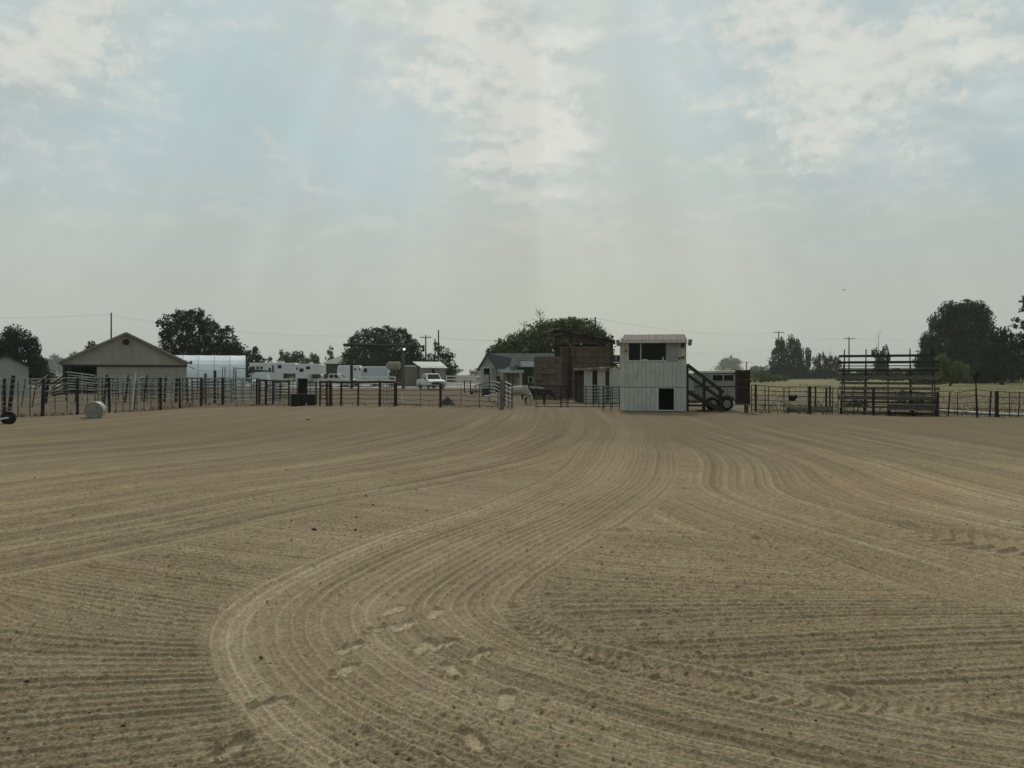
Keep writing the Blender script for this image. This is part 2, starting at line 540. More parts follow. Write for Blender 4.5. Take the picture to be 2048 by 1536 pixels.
def arena():
    nu, nv = 1080, 940
    us = np.linspace(-0.745, 0.745, nu)
    # rows follow distance: dense close by, looser far away
    inv = np.linspace(1 / 2.75, 1 / 44.0, nv)
    ys = 1.0 / inv
    Yg = np.repeat(ys[:, None], nu, 1)
    Xg = us[None, :] * (Yg + 1.6)
    X, Y = Xg.ravel(), Yg.ravel()
    wx = X + 0.06 * vnoise(X * 0.7, Y * 0.7, 1) + 0.012 * vnoise(X * 5, Y * 5, 2)
    wy = Y + 0.06 * vnoise(X * 0.7, Y * 0.7, 3) + 0.012 * vnoise(X * 5, Y * 5, 4)
    px_size = Y / F * 2.4

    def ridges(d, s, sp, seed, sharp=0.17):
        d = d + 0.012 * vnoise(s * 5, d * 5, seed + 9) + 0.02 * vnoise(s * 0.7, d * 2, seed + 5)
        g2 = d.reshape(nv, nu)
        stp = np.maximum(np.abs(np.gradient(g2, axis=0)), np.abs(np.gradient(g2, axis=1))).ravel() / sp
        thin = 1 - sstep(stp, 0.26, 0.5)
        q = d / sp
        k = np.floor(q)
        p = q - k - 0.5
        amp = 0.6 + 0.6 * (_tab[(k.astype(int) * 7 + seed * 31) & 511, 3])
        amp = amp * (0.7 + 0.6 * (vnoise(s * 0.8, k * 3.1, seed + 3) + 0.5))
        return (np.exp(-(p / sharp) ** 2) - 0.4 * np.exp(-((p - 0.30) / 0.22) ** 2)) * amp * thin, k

    def tone(d, s, seed):
        g2 = d.reshape(nv, nu)
        stp = np.maximum(np.abs(np.gradient(g2, axis=0)), np.abs(np.gradient(g2, axis=1))).ravel()
        thin = 1 - sstep(stp, 0.05, 0.11)
        return 0.5 * vnoise(d * 1.5, s * 0.05, seed) + 0.8 * vnoise(d * 4.2, s * 0.10, seed + 1) + 0.9 * thin * vnoise(d * 10.5, s * 0.16, seed + 2)

    # base pass across the view
    left = X < -0.2
    slope = np.where(left, np.clip(-(wy - 4.5) * 0.33, -0.42, 0.24), np.clip(0.1 - (wy - 5.4) * 0.26, -0.42, 0.13))
    d0 = wy - slope * (wx - np.where(left, -2.4, 2.0))
    r0, k0 = ridges(d0, wx, 0.098, 1, 0.15)
    H = 0.021 * r0 + 0.008 * tone(d0, wx, 30)
    M = 0.22 + 0.40 * tone(d0, wx, 31) - 0.30 * r0  # pale crests: drier soil, with furrow shade painted in, as in each pass
    # diagonal field on the left
    dA, sA = curve_dist(A_LINE, wx, wy)
    rA, kA = ridges(dA, sA, 0.125, 2, 0.2)
    HA = 0.022 * rA + 0.046 * tone(dA, sA, 40)
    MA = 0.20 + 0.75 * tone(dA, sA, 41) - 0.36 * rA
    en = 0.30 * vnoise(X * 1.4, Y * 1.4, 6) + 0.12 * vnoise(X * 6, Y * 6, 7)
    mA = sstep(-dA + en, -0.12, 0.16)
    # field on the right
    dB, sB = curve_dist(B_LINE, wx, wy)
    dG, sG = curve_dist(BG_LINE, wx, wy)
    dG = dG + 0.70 * np.exp(-((wy - 10.8) / 2.8) ** 2) * np.exp(-((dG + 0.5) / 2.5) ** 2) - 0.45 * np.exp(-((wy - 17.0) / 3.6) ** 2) * np.exp(-((dG + 0.3) / 2.0) ** 2)
    rB, kB = ridges(dG, sG, 0.150, 3, 0.2)
    HB = 0.028 * rB + 0.042 * tone(dG, sG, 50)
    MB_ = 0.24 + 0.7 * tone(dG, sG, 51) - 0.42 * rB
    mB = sstep(dB + en, -0.12, 0.16)
    # the curl of the last harrow pass
    dU, sU = curve_dist(U_LINE, wx, wy)
    rU, kU = ridges(dU, sU, 0.104, 4, 0.18)
    HU = 0.020 * rU + 0.012 * tone(dU, sU, 60) - 0.004
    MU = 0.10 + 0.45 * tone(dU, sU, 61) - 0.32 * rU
    aU = np.abs(dU)
    mU = 1 - sstep(aU + 0.35 * en, 1.04, 1.24)

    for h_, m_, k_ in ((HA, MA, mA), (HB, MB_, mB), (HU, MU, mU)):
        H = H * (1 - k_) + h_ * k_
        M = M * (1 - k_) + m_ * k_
    # spill lips along the edges of the passes
    for dd, w_, a_ in ((aU - 1.12, 0.075, 0.024), (-dA, 0.12, 0.018), (dB, 0.10, 0.016)):
        H += a_ * np.exp(-((dd + 0.3 * en) / w_) ** 2) * (0.6 + vnoise(X * 2, Y * 2, 12))

    # tyre treads: rows of lugs
    for line, hw, freq, amp in ((TREAD_A, 0.135, 11.0, 0.040), (TREAD_B, 0.12, 9.0, 0.030), (TREAD_C, 0.40, 5.2, 0.060)):
        d, s = curve_dist(line, wx, wy, ext=False)
        m = (1 - sstep(np.abs(d), hw * 0.8, hw * 1.15))
        ph = s * freq + np.abs(d) / hw * 1.1
        saw = ph - np.floor(ph)
        if line is TREAD_C:
            m = m * sstep(s, 0.6, 1.9)
        if line is TREAD_A:
            m = m * sstep(s, 0.1, 1.3) * (1 - 0.75 * sstep(s, 3.6, 5.0)) * (0.72 + 0.5 * vnoise(s * 1.7, d * 3, 44))
        m = np.clip(m, 0, 1)
        h = amp * (np.where(saw < 0.7, saw / 0.7, (1 - saw) / 0.3) - 0.5) - 0.010
        fresh = 0.75 + 0.5 * vnoise(s * 1.1, d * 2, 14)
        H = H * (1 - m) + (h * fresh + 0.003 * vnoise(X * 9, Y * 9, 15)) * m
        H += 0.012 * np.exp(-((np.abs(d) - hw * 1.2) / 0.05) ** 2)
        M = M * (1 - m) + m * (-0.05 + 0.26 * (saw > 0.66))  # falling side of each lug set darker

    # crumbs and grain
    near = 1 - sstep(Y, 6, 20)
    rough = 0.45 + 1.2 * sstep(vnoise(X * 0.8, Y * 0.8, 20), -0.3, 0.35)
    H += near * rough * (0.003 * vnoise(X * 14, Y * 14, 21) + 0.005 * vnoise(X * 36, Y * 36, 22) + 0.007 * vnoise(X * 80, Y * 80, 23))
    H += (1 - near) * 0.012 * vnoise(X * 6, Y * 6, 24) + 0.03 * vnoise(X * 0.35, Y * 0.35, 25)
    lump = vnoise(X * 19, Y * 19, 26)
    H += near * 0.010 * sstep(lump, 0.36, 0.46) * rough

    # boot prints
    for (px, py, ang) in FEET:
        x0, y0 = gp(px, py)
        a = R(ang)
        sel = np.nonzero((np.abs(X - x0) < 0.34) & (np.abs(Y - y0) < 0.34))[0]
        lx = (X[sel] - x0) * math.cos(a) + (Y[sel] - y0) * math.sin(a)
        ly = -(X[sel] - x0) * math.sin(a) + (Y[sel] - y0) * math.cos(a)
        wid = 0.058 - 0.009 * np.cos(lx * 20)
        e = np.maximum(np.abs(lx) / 0.122, 0) ** 3 + (np.abs(ly) / wid) ** 2.6
        e = e + 0.12 * vnoise(X[sel] * 9, Y[sel] * 9, 28) + 0.08 * vnoise(X[sel] * 25, Y[sel] * 25, 27)
        m = 1 - sstep(e, 0.85, 1.15)
        bowl = np.clip(1 - e, 0, 1)
        floor_ = -0.015 - 0.004 * bowl
        H[sel] = H[sel] * (1 - m) + floor_ * m
        H[sel] += 0.013 * np.exp(-((e - 1.45) / 0.40) ** 2) * (0.7 + vnoise(X[sel] * 12, Y[sel] * 12, 29))
        M[sel] = M[sel] * (1 - m) - 0.34 * m  # floor painted paler for the extra light smooth soil would catch

    # settle to level at the fence line
    calm = sstep(Y, 28, 38)
    H = H * (1 - 0.6 * calm) + 0.03
    edge = sstep(Y, 41.5, 44.0)
    H = H * (1 - edge) - 0.015 * edge
    out = np.maximum(sstep(Y - (33.9 - (X - 10.5) * 0.3), 0.3, 0.9) * (X > 9.0), sstep(Y - (30.2 + (X + 20.5) * 1.64), 0.3, 0.9) * (X < -12.4))
    H = H * (1 - out) - 0.06 * out
    M = np.clip(M * (1 - 0.5 * calm) + 0.95 * sstep(Y, 6, 26), -0.4, 1.15)  # soil tone darkens with distance

    me = bpy.data.meshes.new('arena_dirt')
    nverts = nu * nv
    co = np.empty((nverts, 3), np.float32)
    co[:, 0], co[:, 1], co[:, 2] = X, Y, H
    me.vertices.add(nverts)
    me.vertices.foreach_set('co', co.ravel())
    ii = (np.arange(nv - 1)[:, None] * nu + np.arange(nu - 1)[None, :]).ravel()
    quads = np.stack([ii, ii + 1, ii + nu + 1, ii + nu], 1).astype(np.int32)
    me.loops.add(quads.size)
    me.loops.foreach_set('vertex_index', quads.ravel())
    me.polygons.add(len(quads))
    me.polygons.foreach_set('loop_start', np.arange(0, quads.size, 4, dtype=np.int32))
    me.polygons.foreach_set('use_smooth', np.ones(len(quads), bool))
    at = me.attributes.new('moist_shade', 'FLOAT', 'POINT')
    at.data.foreach_set('value', M.astype(np.float32))
    me.update(calc_edges=True)
    me.validate()
    me.materials.append(M_SOIL)
    o = bpy.data.objects.new('arena_dirt', me)
    COL.objects.link(o)
    tag(o, kind='structure')


arena()

# the land round about: one sheet to the horizon (dips under the arena), then thin sheets on it


def land():
    xs = sorted(set([-880, -500, -250, -120, -70] + list(range(-50, 51, 5)) + [70, 120, 250, 500, 880]))
    ys = sorted(set([-45, -30, -15, -8, -3, 0, 1.5] + [2.2] + list(range(4, 60, 4)) + [43.6, 70, 90, 120, 180, 260, 400, 600, 900, 1180]))
    v, f = [], []
    for y in ys:
        for x in xs:
            inside = (2.9 < y < 43.0) and abs(x) < 0.70 * y + 0.8 and not (x > 9 and y > 34.5 - (x - 10.5) * 0.3) and not (x < -12.4 and y > 31 + (x + 20.5) * 1.64)
            v.append((x, y, -0.12 if inside else -0.02))
    n = len(xs)
    for j in range(len(ys) - 1):
        for i in range(n - 1):
            f.append((j * n + i, j * n + i + 1, (j + 1) * n + i + 1, (j + 1) * n + i))
    b = MB()
    b.v, b.f = v, f
    tag(b.build('ground', M_YARD, smooth=True), kind='structure')


land()


def arena_margin():
    # the same soil carried on beyond the close-up relief, to either side and behind
    v, f, mo = [], [], []
    xs, ys = np.arange(-24, 24.1, 1.0), np.arange(-8, 31.1, 1.0)
    for y in ys:
        for x in xs:
            inside = y > 3.6 and abs(x) < 0.745 * (y + 1.6) - 1.2
            v.append((float(x), float(y), -0.10 if inside else 0.012 + 0.012 * float(vnoise(np.array([x * .7]), np.array([y * .7]), 5)[0])))
            mo.append(0.25 + 0.95 * float(sstep(np.array(y), 6, 26)))  # same darkening with distance
    n = len(xs)
    for j in range(len(ys) - 1):
        for i in range(n - 1):
            f.append((j * n + i, j * n + i + 1, (j + 1) * n + i + 1, (j + 1) * n + i))
    b = MB()
    b.v, b.f = v, f
    o = b.build('arena_margin', M_SOIL, smooth=True)
    o.data.attributes.new('moist_shade', 'FLOAT', 'POINT').data.foreach_set('value', mo)
    tag(o, kind='structure')


arena_margin()
M_GRAVEL = mat('pale_gravel', (0.40, 0.385, 0.35), 0.95, 0.15, 0.6, 0.4, 40)
M_DRYFIELD = mat('dry_field', (0.235, 0.198, 0.085), 0.95, 0.2, 0.10, 0.6, 6, col2=(0.125, 0.120, 0.052))


def sheet(name, pts, z, m):
    b = MB()
    b.v = [(x, y, z) for x, y in pts]
    b.f = [tuple(range(len(pts)))]
    return tag(b.build(name, m), kind='structure')


sheet('gravel_drive', [(-80, 104), (10, 96), (16, 100), (16, 135), (-80, 215)], -0.016, M_GRAVEL)
sheet('bare_field', [(9.4, 34.9), (20, 31.8), (60, 20), (120, 60), (70, 70), (40, 66), (16, 72)], -0.016, mat('bare_field_soil', (0.215, 0.160, 0.098), 0.95, 0.2, 0.35, 0.6, 8, col2=(0.14, 0.118, 0.062)))
sheet('dry_field', [(16, 72), (40, 66), (70, 70), (120, 60), (300, 40), (500, 420), (150, 500), (60, 420), (24, 130)], -0.016, M_DRYFIELD)


def ground_scatter():
    # clods lying loose on the raked soil: too many to count
    b = MB()
    g = random.Random(3)
    for k in range(9000):
        Y = 3.2 + 11 * g.random() ** 1.8
        X = (g.random() - 0.5) * 1.45 * Y
        if vn(X, Y) < g.random() * 0.9:
            continue
        s = 0.004 + 0.011 * g.random() ** 3
        lump(b, X, Y, 0.034 + s * 0.4, s, g)
    tag(b.build('soil_crumbs', M_SOIL, smooth=False), kind='stuff')
    b = MB()
    for k in range(80):
        Y = 3.6 + 20 * g.random() ** 1.4
        X = (g.random() - 0.5) * 1.35 * Y
        lump(b, X, Y, 0.036, 0.006 + 0.013 * g.random() ** 2, g)
    # a denser drift of dark crumbs where droppings were raked out
    for k in range(26):
        px, py = g.gauss(730, 120), g.gauss(985, 40)
        X, Y = gp(px, py)
        lump(b, X, Y, 0.040, 0.010 + 0.018 * g.random() ** 2, g)
    tag(b.build('dark_droppings', mat('dropping', (0.070, 0.056, 0.036), 0.95, 0.2), smooth=False), kind='stuff')
    m_st = mat('pale_stone', (0.55, 0.53, 0.47), 0.8, 0.1)
    for px, py, s, lab in ((615, 841, 0.10, 'small white scrap lying on the raked dirt near the black barrels'),
                           (1123, 1014, 0.035, 'tiny white pebble alone on the curved harrow lines'),
                           (862, 1352, 0.018, 'small pale stone lying beside the boot prints'),
                           (340, 1331, 0.016, 'pale splinter of straw on the dark cross furrows')):
        X, Y = gp(px, py)
        b = MB()
        lump(b, 0, 0, 0, s, g)
        o = b.build('pebble', m_st, loc=(X, Y, 0.045 + s * 0.3))
        tag(o, lab, 'pebble')


def vn(x, y):
    return float(vnoise(np.array([x * 0.8]), np.array([y * 0.8]), 20)[0]) + 0.5


def lump(b, x, y, z, s, g):
    i = len(b.v)
    for dx, dy, dz in ((1, 0, 0), (0, 1, 0), (-1, 0, 0), (0, -1, 0), (0, 0, 0.8), (0, 0, -0.6)):
        k = s * (0.7 + 0.6 * g.random())
        b.v.append((x + dx * k + (g.random() - .5) * s * .5, y + dy * k + (g.random() - .5) * s * .5, z + dz * k))
    for q in range(4):
        b.f.append((i + q, i + (q + 1) % 4, i + 4))
        b.f.append((i + (q + 1) % 4, i + q, i + 5))


ground_scatter()

# ------------------------------------------------------------------ haze
hz = MB().box((0, 567, 15.6), (1790, 1240, 34)).build('haze', None)
tag(hz, kind='stuff')
hm = bpy.data.materials.new('haze_air')
hm.use_nodes = True
ht = NT(hm.node_tree)
ho = ht.n('ShaderNodeOutputMaterial')
hv = ht.n('ShaderNodeVolumePrincipled')
hv.inputs['Color'].default_value = (0.88, 0.90, 0.86, 1)
hv.inputs['Density'].default_value = 0.00028
hv.inputs['Anisotropy'].default_value = 0.15
ht.t.links.new(hv.outputs[0], ho.inputs['Volume'])
hz.data.materials.append(hm)

# ------------------------------------------------------------------ shared materials
M_DARKPOST = mat('dark_post', (0.035, 0.032, 0.030), 0.85, 0.25, 8, 0.4, 30)
M_BROWNPOST = mat('weathered_brown_post', (0.075, 0.052, 0.034), 0.9, 0.25, 6, 0.5, 25, aniso=(1, 1, 0.2))
M_GREYWOOD = mat('grey_wood', (0.20, 0.18, 0.15), 0.9, 0.25, 5, 0.5, 25)
M_BLACKWOOD = mat('dark_stained_wood', (0.060, 0.050, 0.040), 0.85, 0.25, 5, 0.5, 25)
M_WIRE = mat('dull_wire', (0.30, 0.29, 0.27), 0.5, 0.2, 3, metal=0.5)
M_RUSTWIRE = mat('rusty_cable', (0.085, 0.058, 0.040), 0.8, 0.25, 6)
M_GALV = mat('galvanised_pipe', (0.40, 0.42, 0.43), 0.42, 0.2, 4, metal=0.7)
M_DARKPIPE = mat('dark_green_pipe', (0.050, 0.062, 0.055), 0.55, 0.25, 4, metal=0.2)
M_WHITE = mat('white_vinyl', (0.78, 0.78, 0.75), 0.5, 0.06, 2)
M_WHITEPAINT = mat('white_paint', (0.74, 0.75, 0.755), 0.35, 0.06, 1.2, spec=0.5)
M_GLASS = mat('dark_glass', (0.010, 0.012, 0.013), 0.12, 0.05, spec=0.3)
M_BLACK = mat('black_rubber', (0.014, 0.014, 0.015), 0.75, 0.15)
M_BLACKPL = mat('black_plastic', (0.012, 0.012, 0.013), 0.5, 0.15)
M_DARKMETAL = mat('dark_metal', (0.05, 0.05, 0.052), 0.5, 0.2, metal=0.5)
M_RIM = mat('steel_rim', (0.42, 0.42, 0.42), 0.4, 0.15, metal=0.8)

# ------------------------------------------------------------------ trees


def leaf_mat(name, col, var=0.35):
    m = bpy.data.materials.new(name)
    m.use_nodes = True
    t = NT(m.node_tree)
    out = t.n('ShaderNodeOutputMaterial')
    bs = t.n('ShaderNodeBsdfPrincipled')
    bs.inputs['Roughness'].default_value = 0.6
    bs.inputs['Specular IOR Level'].default_value = 0.06
    tr = t.n('ShaderNodeBsdfTranslucent')
    mx = t.n('ShaderNodeMixShader')
    mx.inputs[0].default_value = 0.35
    geo = t.n('ShaderNodeNewGeometry')
    co = t.n('ShaderNodeTexCoord').outputs['Object']
    f, _ = t.noise(co, 0.55, 3, 0.55)
    a = t.mix(geo.outputs['Random Per Island'], c4(col, 1 - var), c4(col, 1 + var))
    c = t.mix(t.rng(f, 0.35, 0.65, 0, 0.6), a, c4((col[0] * 0.55, col[1] * 0.62, col[2] * 0.65)))
    t.put(bs.inputs['Base Color'], c)
    t.put(tr.inputs['Color'], c)
    t.t.links.new(bs.outputs[0], mx.inputs[1])
    t.t.links.new(tr.outputs[0], mx.inputs[2])
    t.t.links.new(mx.outputs[0], out.inputs[0])
    return m


L_DARK = leaf_mat('dark_leaves', (0.036, 0.062, 0.032))
L_MID = leaf_mat('mid_green_leaves', (0.070, 0.100, 0.040))
L_OLIVE = leaf_mat('olive_leaves', (0.165, 0.190, 0.080))
L_LIGHT = leaf_mat('yellow_green_leaves', (0.175, 0.195, 0.075))
L_BLUE = leaf_mat('blue_green_leaves', (0.046, 0.082, 0.060))
M_BARK = mat('bark', (0.095, 0.075, 0.058), 0.95, 0.25, 4, 0.6, 12)


def leaf_mesh(name, blobs, leaf, dens, m, seed, gap=0.5, tall=1.0):
    """blobs: (x, y, z, rx, ry, rz) ; leaves gathered in small clumps spread through the blobs"""
    g = np.random.RandomState(seed)
    P, S = [], []
    for (x, y, z, rx, ry, rz) in blobs:
        area = math.pi * rx * rz
        nl = int(max(30, 1.55 * dens * area / (leaf * leaf * 0.55)))
        ncl = max(7, int(nl / 20))
        d = g.normal(size=(ncl, 3))
        d /= np.linalg.norm(d, axis=1)[:, None]
        rad = g.rand(ncl) ** (1 / 3.2)
        cl = d * rad[:, None]
        wgt = 0.35 + g.rand(ncl)
        idx = g.choice(ncl, nl, p=wgt / wgt.sum())
        sig = 0.09 + 0.12 * g.rand(ncl)
        sh = np.array([1.0, 1.0, 1.0]) if tall < 1.5 else np.array([0.6, 0.6, 1.7])
        p = cl[idx] + g.normal(size=(nl, 3)) * sig[idx][:, None] * sh
        core = g.rand(nl) < 0.22
        q = g.normal(size=(nl, 3))
        q = q / np.linalg.norm(q, axis=1)[:, None] * (g.rand(nl) ** (1 / 3))[:, None] * 0.85
        p = np.where(core[:, None], q, p)
        ln = np.linalg.norm(p, axis=1)
        k = np.where(ln > 1.18, 1.18 / ln, 1.0)
        p = p * k[:, None]
        p = p * np.array([rx, ry, rz]) + np.array([x, y, z])
        P.append(p)
        S.append(leaf * (0.55 + 0.8 * g.rand(nl)))
    P = np.concatenate(P)
    S = np.concatenate(S)
    n = len(P)
    keep = P[:, 2] > 0.25
    P, S = P[keep], S[keep]
    n = len(P)
    a = g.normal(size=(n, 3))
    a[:, 2] *= tall
    a /= np.linalg.norm(a, axis=1)[:, None]
    b = g.normal(size=(n, 3))
    b -= (a * b).sum(1)[:, None] * a
    b /= np.linalg.norm(b, axis=1)[:, None]
    c = np.cross(a, b)
    s = S[:, None]
    v0 = P - a * s * 0.62
    v1 = P + b * s * 0.36 + c * s * 0.10
    v2 = P + a * s * 0.62
    v3 = P - b * s * 0.36 + c * s * 0.10
    V = np.stack([v0, v1, v2, v3], 1).reshape(-1, 3).astype(np.float32)
    me = bpy.data.meshes.new(name)
    me.vertices.add(n * 4)
    me.vertices.foreach_set('co', V.ravel())
    me.loops.add(n * 4)
    me.loops.foreach_set('vertex_index', np.arange(n * 4, dtype=np.int32))
    me.polygons.add(n)
    me.polygons.foreach_set('loop_start', np.arange(0, n * 4, 4, dtype=np.int32))
    me.update(calc_edges=True)
    me.materials.append(m)
    return me


_tseed = [100]
DCAP = {'n': 0}


def tree(name, label, Y, blobs, m, leaf=0.4, dens=3.0, base=None, trunk=0.3, group='trees round the arena', cat='tree', tall=1.0, depth=0.8, twigs=0, fill=True):
    _tseed[0] += 1
    g = random.Random(_tseed[0])
    bl = []
    for (px, py, rx, ry) in blobs:
        r = rx * Y / F
        rx, ry = rx * 1.12, ry * 1.12
        r = rx * Y / F
        bl.append([gx(px, Y), Y + (g.random() - 0.5) * r * 0.8, gz(py, Y), r, max(r * depth, ry * Y / F * 0.7), ry * Y / F])
    if fill:
        for q in list(bl):
            q[5] *= 1.0
    low = sorted(bl, key=lambda q: q[2])[:max(1, len(bl) // 3)]
    if fill:
        for q in low:
            z, rx = q[2], q[3]
            while z > rx * 0.7 + 0.6:
                z -= max(0.9, q[5] * 0.9)
                bl.append([q[0] + (g.random() - .5) * rx, q[1] + (g.random() - .5) * rx, max(z, 0.8), rx * 1.25, rx * 1.0, max(q[5], 1.0)])
    bx = gx(base, Y) if base else sum(q[0] for q in bl) / len(bl)
    t = thing(name, label, cat, (bx, Y, -0.02), 0, group)
    for q in bl:
        q[0] -= bx
        q[1] -= Y
    inst('crown', leaf_mesh('crown', bl, leaf * 0.62, dens * 0.95, m, _tseed[0], tall=tall), t)
    b = MB()
    zmax = max(q[2] for q in bl)
    zlow = min(q[2] for q in bl)
    fork = Vector((g.uniform(-.3, .3), 0, max(0.8, zlow * 0.6)))
    b.tube([(0, 0, -0.1), (0.05, 0, fork.z * 0.5), tuple(fork)], [trunk * 1.25, trunk, trunk * 0.85], 8)
    for q in bl[:len(blobs)]:
        e = Vector((q[0], q[1], q[2] + q[5] * 0.35))
        mid = fork.lerp(e, 0.5) + Vector((g.uniform(-1, 1), g.uniform(-1, 1), 0.6)) * (0.06 * (e - fork).length)
        b.tube([tuple(fork), tuple(mid), tuple(e)], [trunk * 0.62, trunk * 0.36, trunk * 0.10], 6)
        for k in range(twigs):
            dv = Vector((g.uniform(-1, 1), g.uniform(-1, 1), g.uniform(-.3, 1))).normalized()
            e2 = Vector(q[:3]) + Vector((dv.x * q[3], dv.y * q[4], dv.z * q[5])) * 1.05
            b.tube([tuple(mid.lerp(e, 0.5)), tuple((mid.lerp(e, .5) + e2) / 2 + Vector((0, 0, .1))), tuple(e2)], [trunk * 0.14, trunk * 0.09, trunk * 0.03], 5)
    b.build('trunk', M_BARK, t, smooth=True)
    return t


def trees():
    G = 'trees round the arena'
    tree('leafy_tree', 'dense near-black tree behind the small grey gabled shed', 95,
         [(5, 694, 22, 20), (34, 674, 23, 19), (56, 690, 16, 16), (66, 712, 14, 15), (34, 704, 32, 27), (8, 717, 26, 24), (-20, 704, 22, 24)], L_DARK, 0.42, 4.2, 30, 0.35, G)
    tree('bush', 'lighter green bush at the foot of the near-black tree', 102, [(86, 728, 11, 12), (90, 745, 12, 14), (78, 742, 10, 14)], L_MID, 0.4, 4, 87, 0.1, 'bushes round the arena', 'bush')
    tree('small_tree', 'small tree tip poking up behind the slope of the tan barn roof', 118, [(178, 696, 8, 7), (186, 688, 7, 6), (174, 704, 7, 7), (184, 706, 12, 12)], L_DARK, 0.4, 3.4, 182, 0.15, G)
    tree('leafy_tree', 'large dark open-crowned tree above the white hoop shelter', 108,
         [(340, 641, 20, 13), (362, 630, 20, 12), (396, 626, 16, 11), (385, 645, 24, 18), (334, 668, 16, 16), (360, 662, 26, 20), (412, 652, 20, 18), (428, 672, 22, 20),
          (457, 664, 13, 11), (452, 690, 22, 20), (472, 694, 12, 14), (390, 686, 30, 22), (350, 695, 26, 18), (420, 703, 42, 18), (480, 712, 14, 14), (322, 648, 9, 6)],
         L_DARK, 0.42, 3.0, 395, 0.5, G, twigs=3)
    tree('small_tree', 'small upright tree beside the end of the white hoop shelter', 135, [(499, 714, 9, 13), (512, 706, 7, 15), (518, 722, 10, 10), (505, 730, 14, 12)], L_DARK, 0.45, 3.6, 508, 0.18, G)
    tree('small_tree', 'faint slim tree above the roof of the longest white trailer', 210, [(563, 706, 4.5, 9), (562, 722, 7, 10), (540, 722, 6, 8)], L_MID, 0.6, 2.6, 562, 0.16, G)
    tree('leafy_tree', 'round green tree behind the middle of the white trailers', 205, [(582, 714, 14, 9), (597, 712, 12, 9), (588, 725, 20, 12), (572, 728, 12, 10)], L_MID, 0.7, 4.2, 588, 0.3, G)
    tree('leafy_tree', 'round bright green tree between the trailers and the tan hip roof', 200, [(628, 716, 10, 9), (620, 727, 14, 10), (611, 724, 10, 8), (633, 730, 10, 9)], L_OLIVE, 0.7, 4.4, 624, 0.25, G)
    tree('small_tree', 'sparse pointed tree rising behind the tan hip roof', 190, [(661, 702, 5, 8), (659, 714, 8, 9), (664, 724, 10, 9)], L_MID, 0.6, 2.2, 661, 0.15, G)
    tree('leafy_tree', 'large dark tree behind the ranch gate beam', 140,
         [(706, 682, 14, 10), (730, 672, 18, 12), (752, 664, 16, 9), (775, 662, 16, 9), (800, 670, 18, 12), (716, 697, 20, 14), (748, 690, 26, 20), (785, 690, 28, 22), (818, 690, 16, 16),
          (830, 706, 14, 16), (760, 712, 44, 18), (812, 715, 24, 14), (700, 710, 14, 12), (818, 672, 8, 6)], L_DARK, 0.45, 3.5, 765, 0.45, G, twigs=2)
    tree('leafy_tree', 'sparse dark tree behind the small tan shed', 142, [(876, 694, 9, 9), (890, 704, 14, 11), (884, 718, 18, 12), (903, 711, 8, 5), (902, 728, 12, 10), (862, 716, 8, 10), (866, 728, 14, 12)],
         L_DARK, 0.5, 2.4, 884, 0.25, G, twigs=2)
    tree('leafy_tree', 'broad rounded olive tree rising over the hay barn', 100,
         [(1006, 692, 18, 14), (1030, 686, 20, 16), (1050, 676, 18, 16), (1078, 664, 22, 18), (1108, 652, 28, 15), (1140, 650, 30, 15), (1170, 658, 26, 17), (1196, 672, 20, 18),
          (1216, 684, 10, 13), (1090, 688, 46, 26), (1150, 684, 48, 28), (1196, 700, 28, 20), (1025, 706, 34, 16), (1066, 710, 40, 20)], L_OLIVE, 0.42, 4.4, 1120, 0.55, G)
    # poplars beyond the field
    tree('poplar_tree', 'tallest poplar clump with spiky tips left of the bleachers', 262,
         [(1558, 690, 8, 13), (1566, 700, 9, 16), (1582, 684, 7, 12), (1584, 702, 10, 18), (1596, 690, 5, 10), (1599, 706, 7, 14), (1550, 702, 6, 6), (1562, 728, 20, 22), (1588, 732, 18, 24), (1574, 752, 30, 18)],
         L_BLUE, 0.75, 4.2, 1574, 0.4, G, tall=2.5)
    tree('poplar_tree', 'narrow single poplar standing apart between two clumps', 268, [(1615, 704, 5, 12), (1616, 722, 6, 14), (1612, 745, 10, 16)], L_BLUE, 0.75, 4, 1615, 0.25, G, tall=2.5)
    tree('poplar_tree', 'low ragged poplar row just beside the bleacher end', 258,
         [(1636, 724, 8, 14), (1647, 716, 5, 10), (1658, 726, 10, 12), (1672, 728, 8, 12), (1640, 746, 16, 16), (1664, 748, 18, 16), (1630, 756, 12, 12)], L_BLUE, 0.75, 4, 1650, 0.3, G, tall=2.5)
    tree('poplar_tree', 'dark forked poplar seen over the top bleacher boards', 235,
         [(1750, 704, 5, 9), (1757, 716, 7, 12), (1770, 702, 5, 11), (1776, 712, 4, 8), (1764, 722, 11, 14), (1763, 742, 14, 16)], L_BLUE, 0.7, 4, 1764, 0.3, G, tall=2.5)
    tree('leafy_tree', 'huge dense blue-green tree towering beyond the dry field', 152,
         [(1898, 622, 20, 16), (1928, 618, 22, 14), (1958, 622, 18, 16), (1880, 650, 24, 22), (1920, 648, 34, 30), (1962, 652, 20, 26), (1862, 690, 18, 24), (1850, 684, 9, 12), (1900, 692, 40, 34),
          (1946, 694, 34, 32), (1970, 672, 14, 22), (1880, 728, 34, 24), (1934, 732, 40, 26), (1848, 712, 10, 12)], L_BLUE, 0.5, 4.6, 1912, 0.7, G, tall=1.8)
    tree('bush', 'yellow-green willow bush against the huge dark tree', 112, [(1888, 722, 13, 12), (1898, 740, 17, 16), (1918, 736, 13, 13), (1880, 752, 16, 14), (1925, 752, 16, 14), (1904, 756, 20, 12)], L_LIGHT, 0.42, 3.6, 1900, 0.15,
         'bushes round the arena', 'bush', twigs=2)
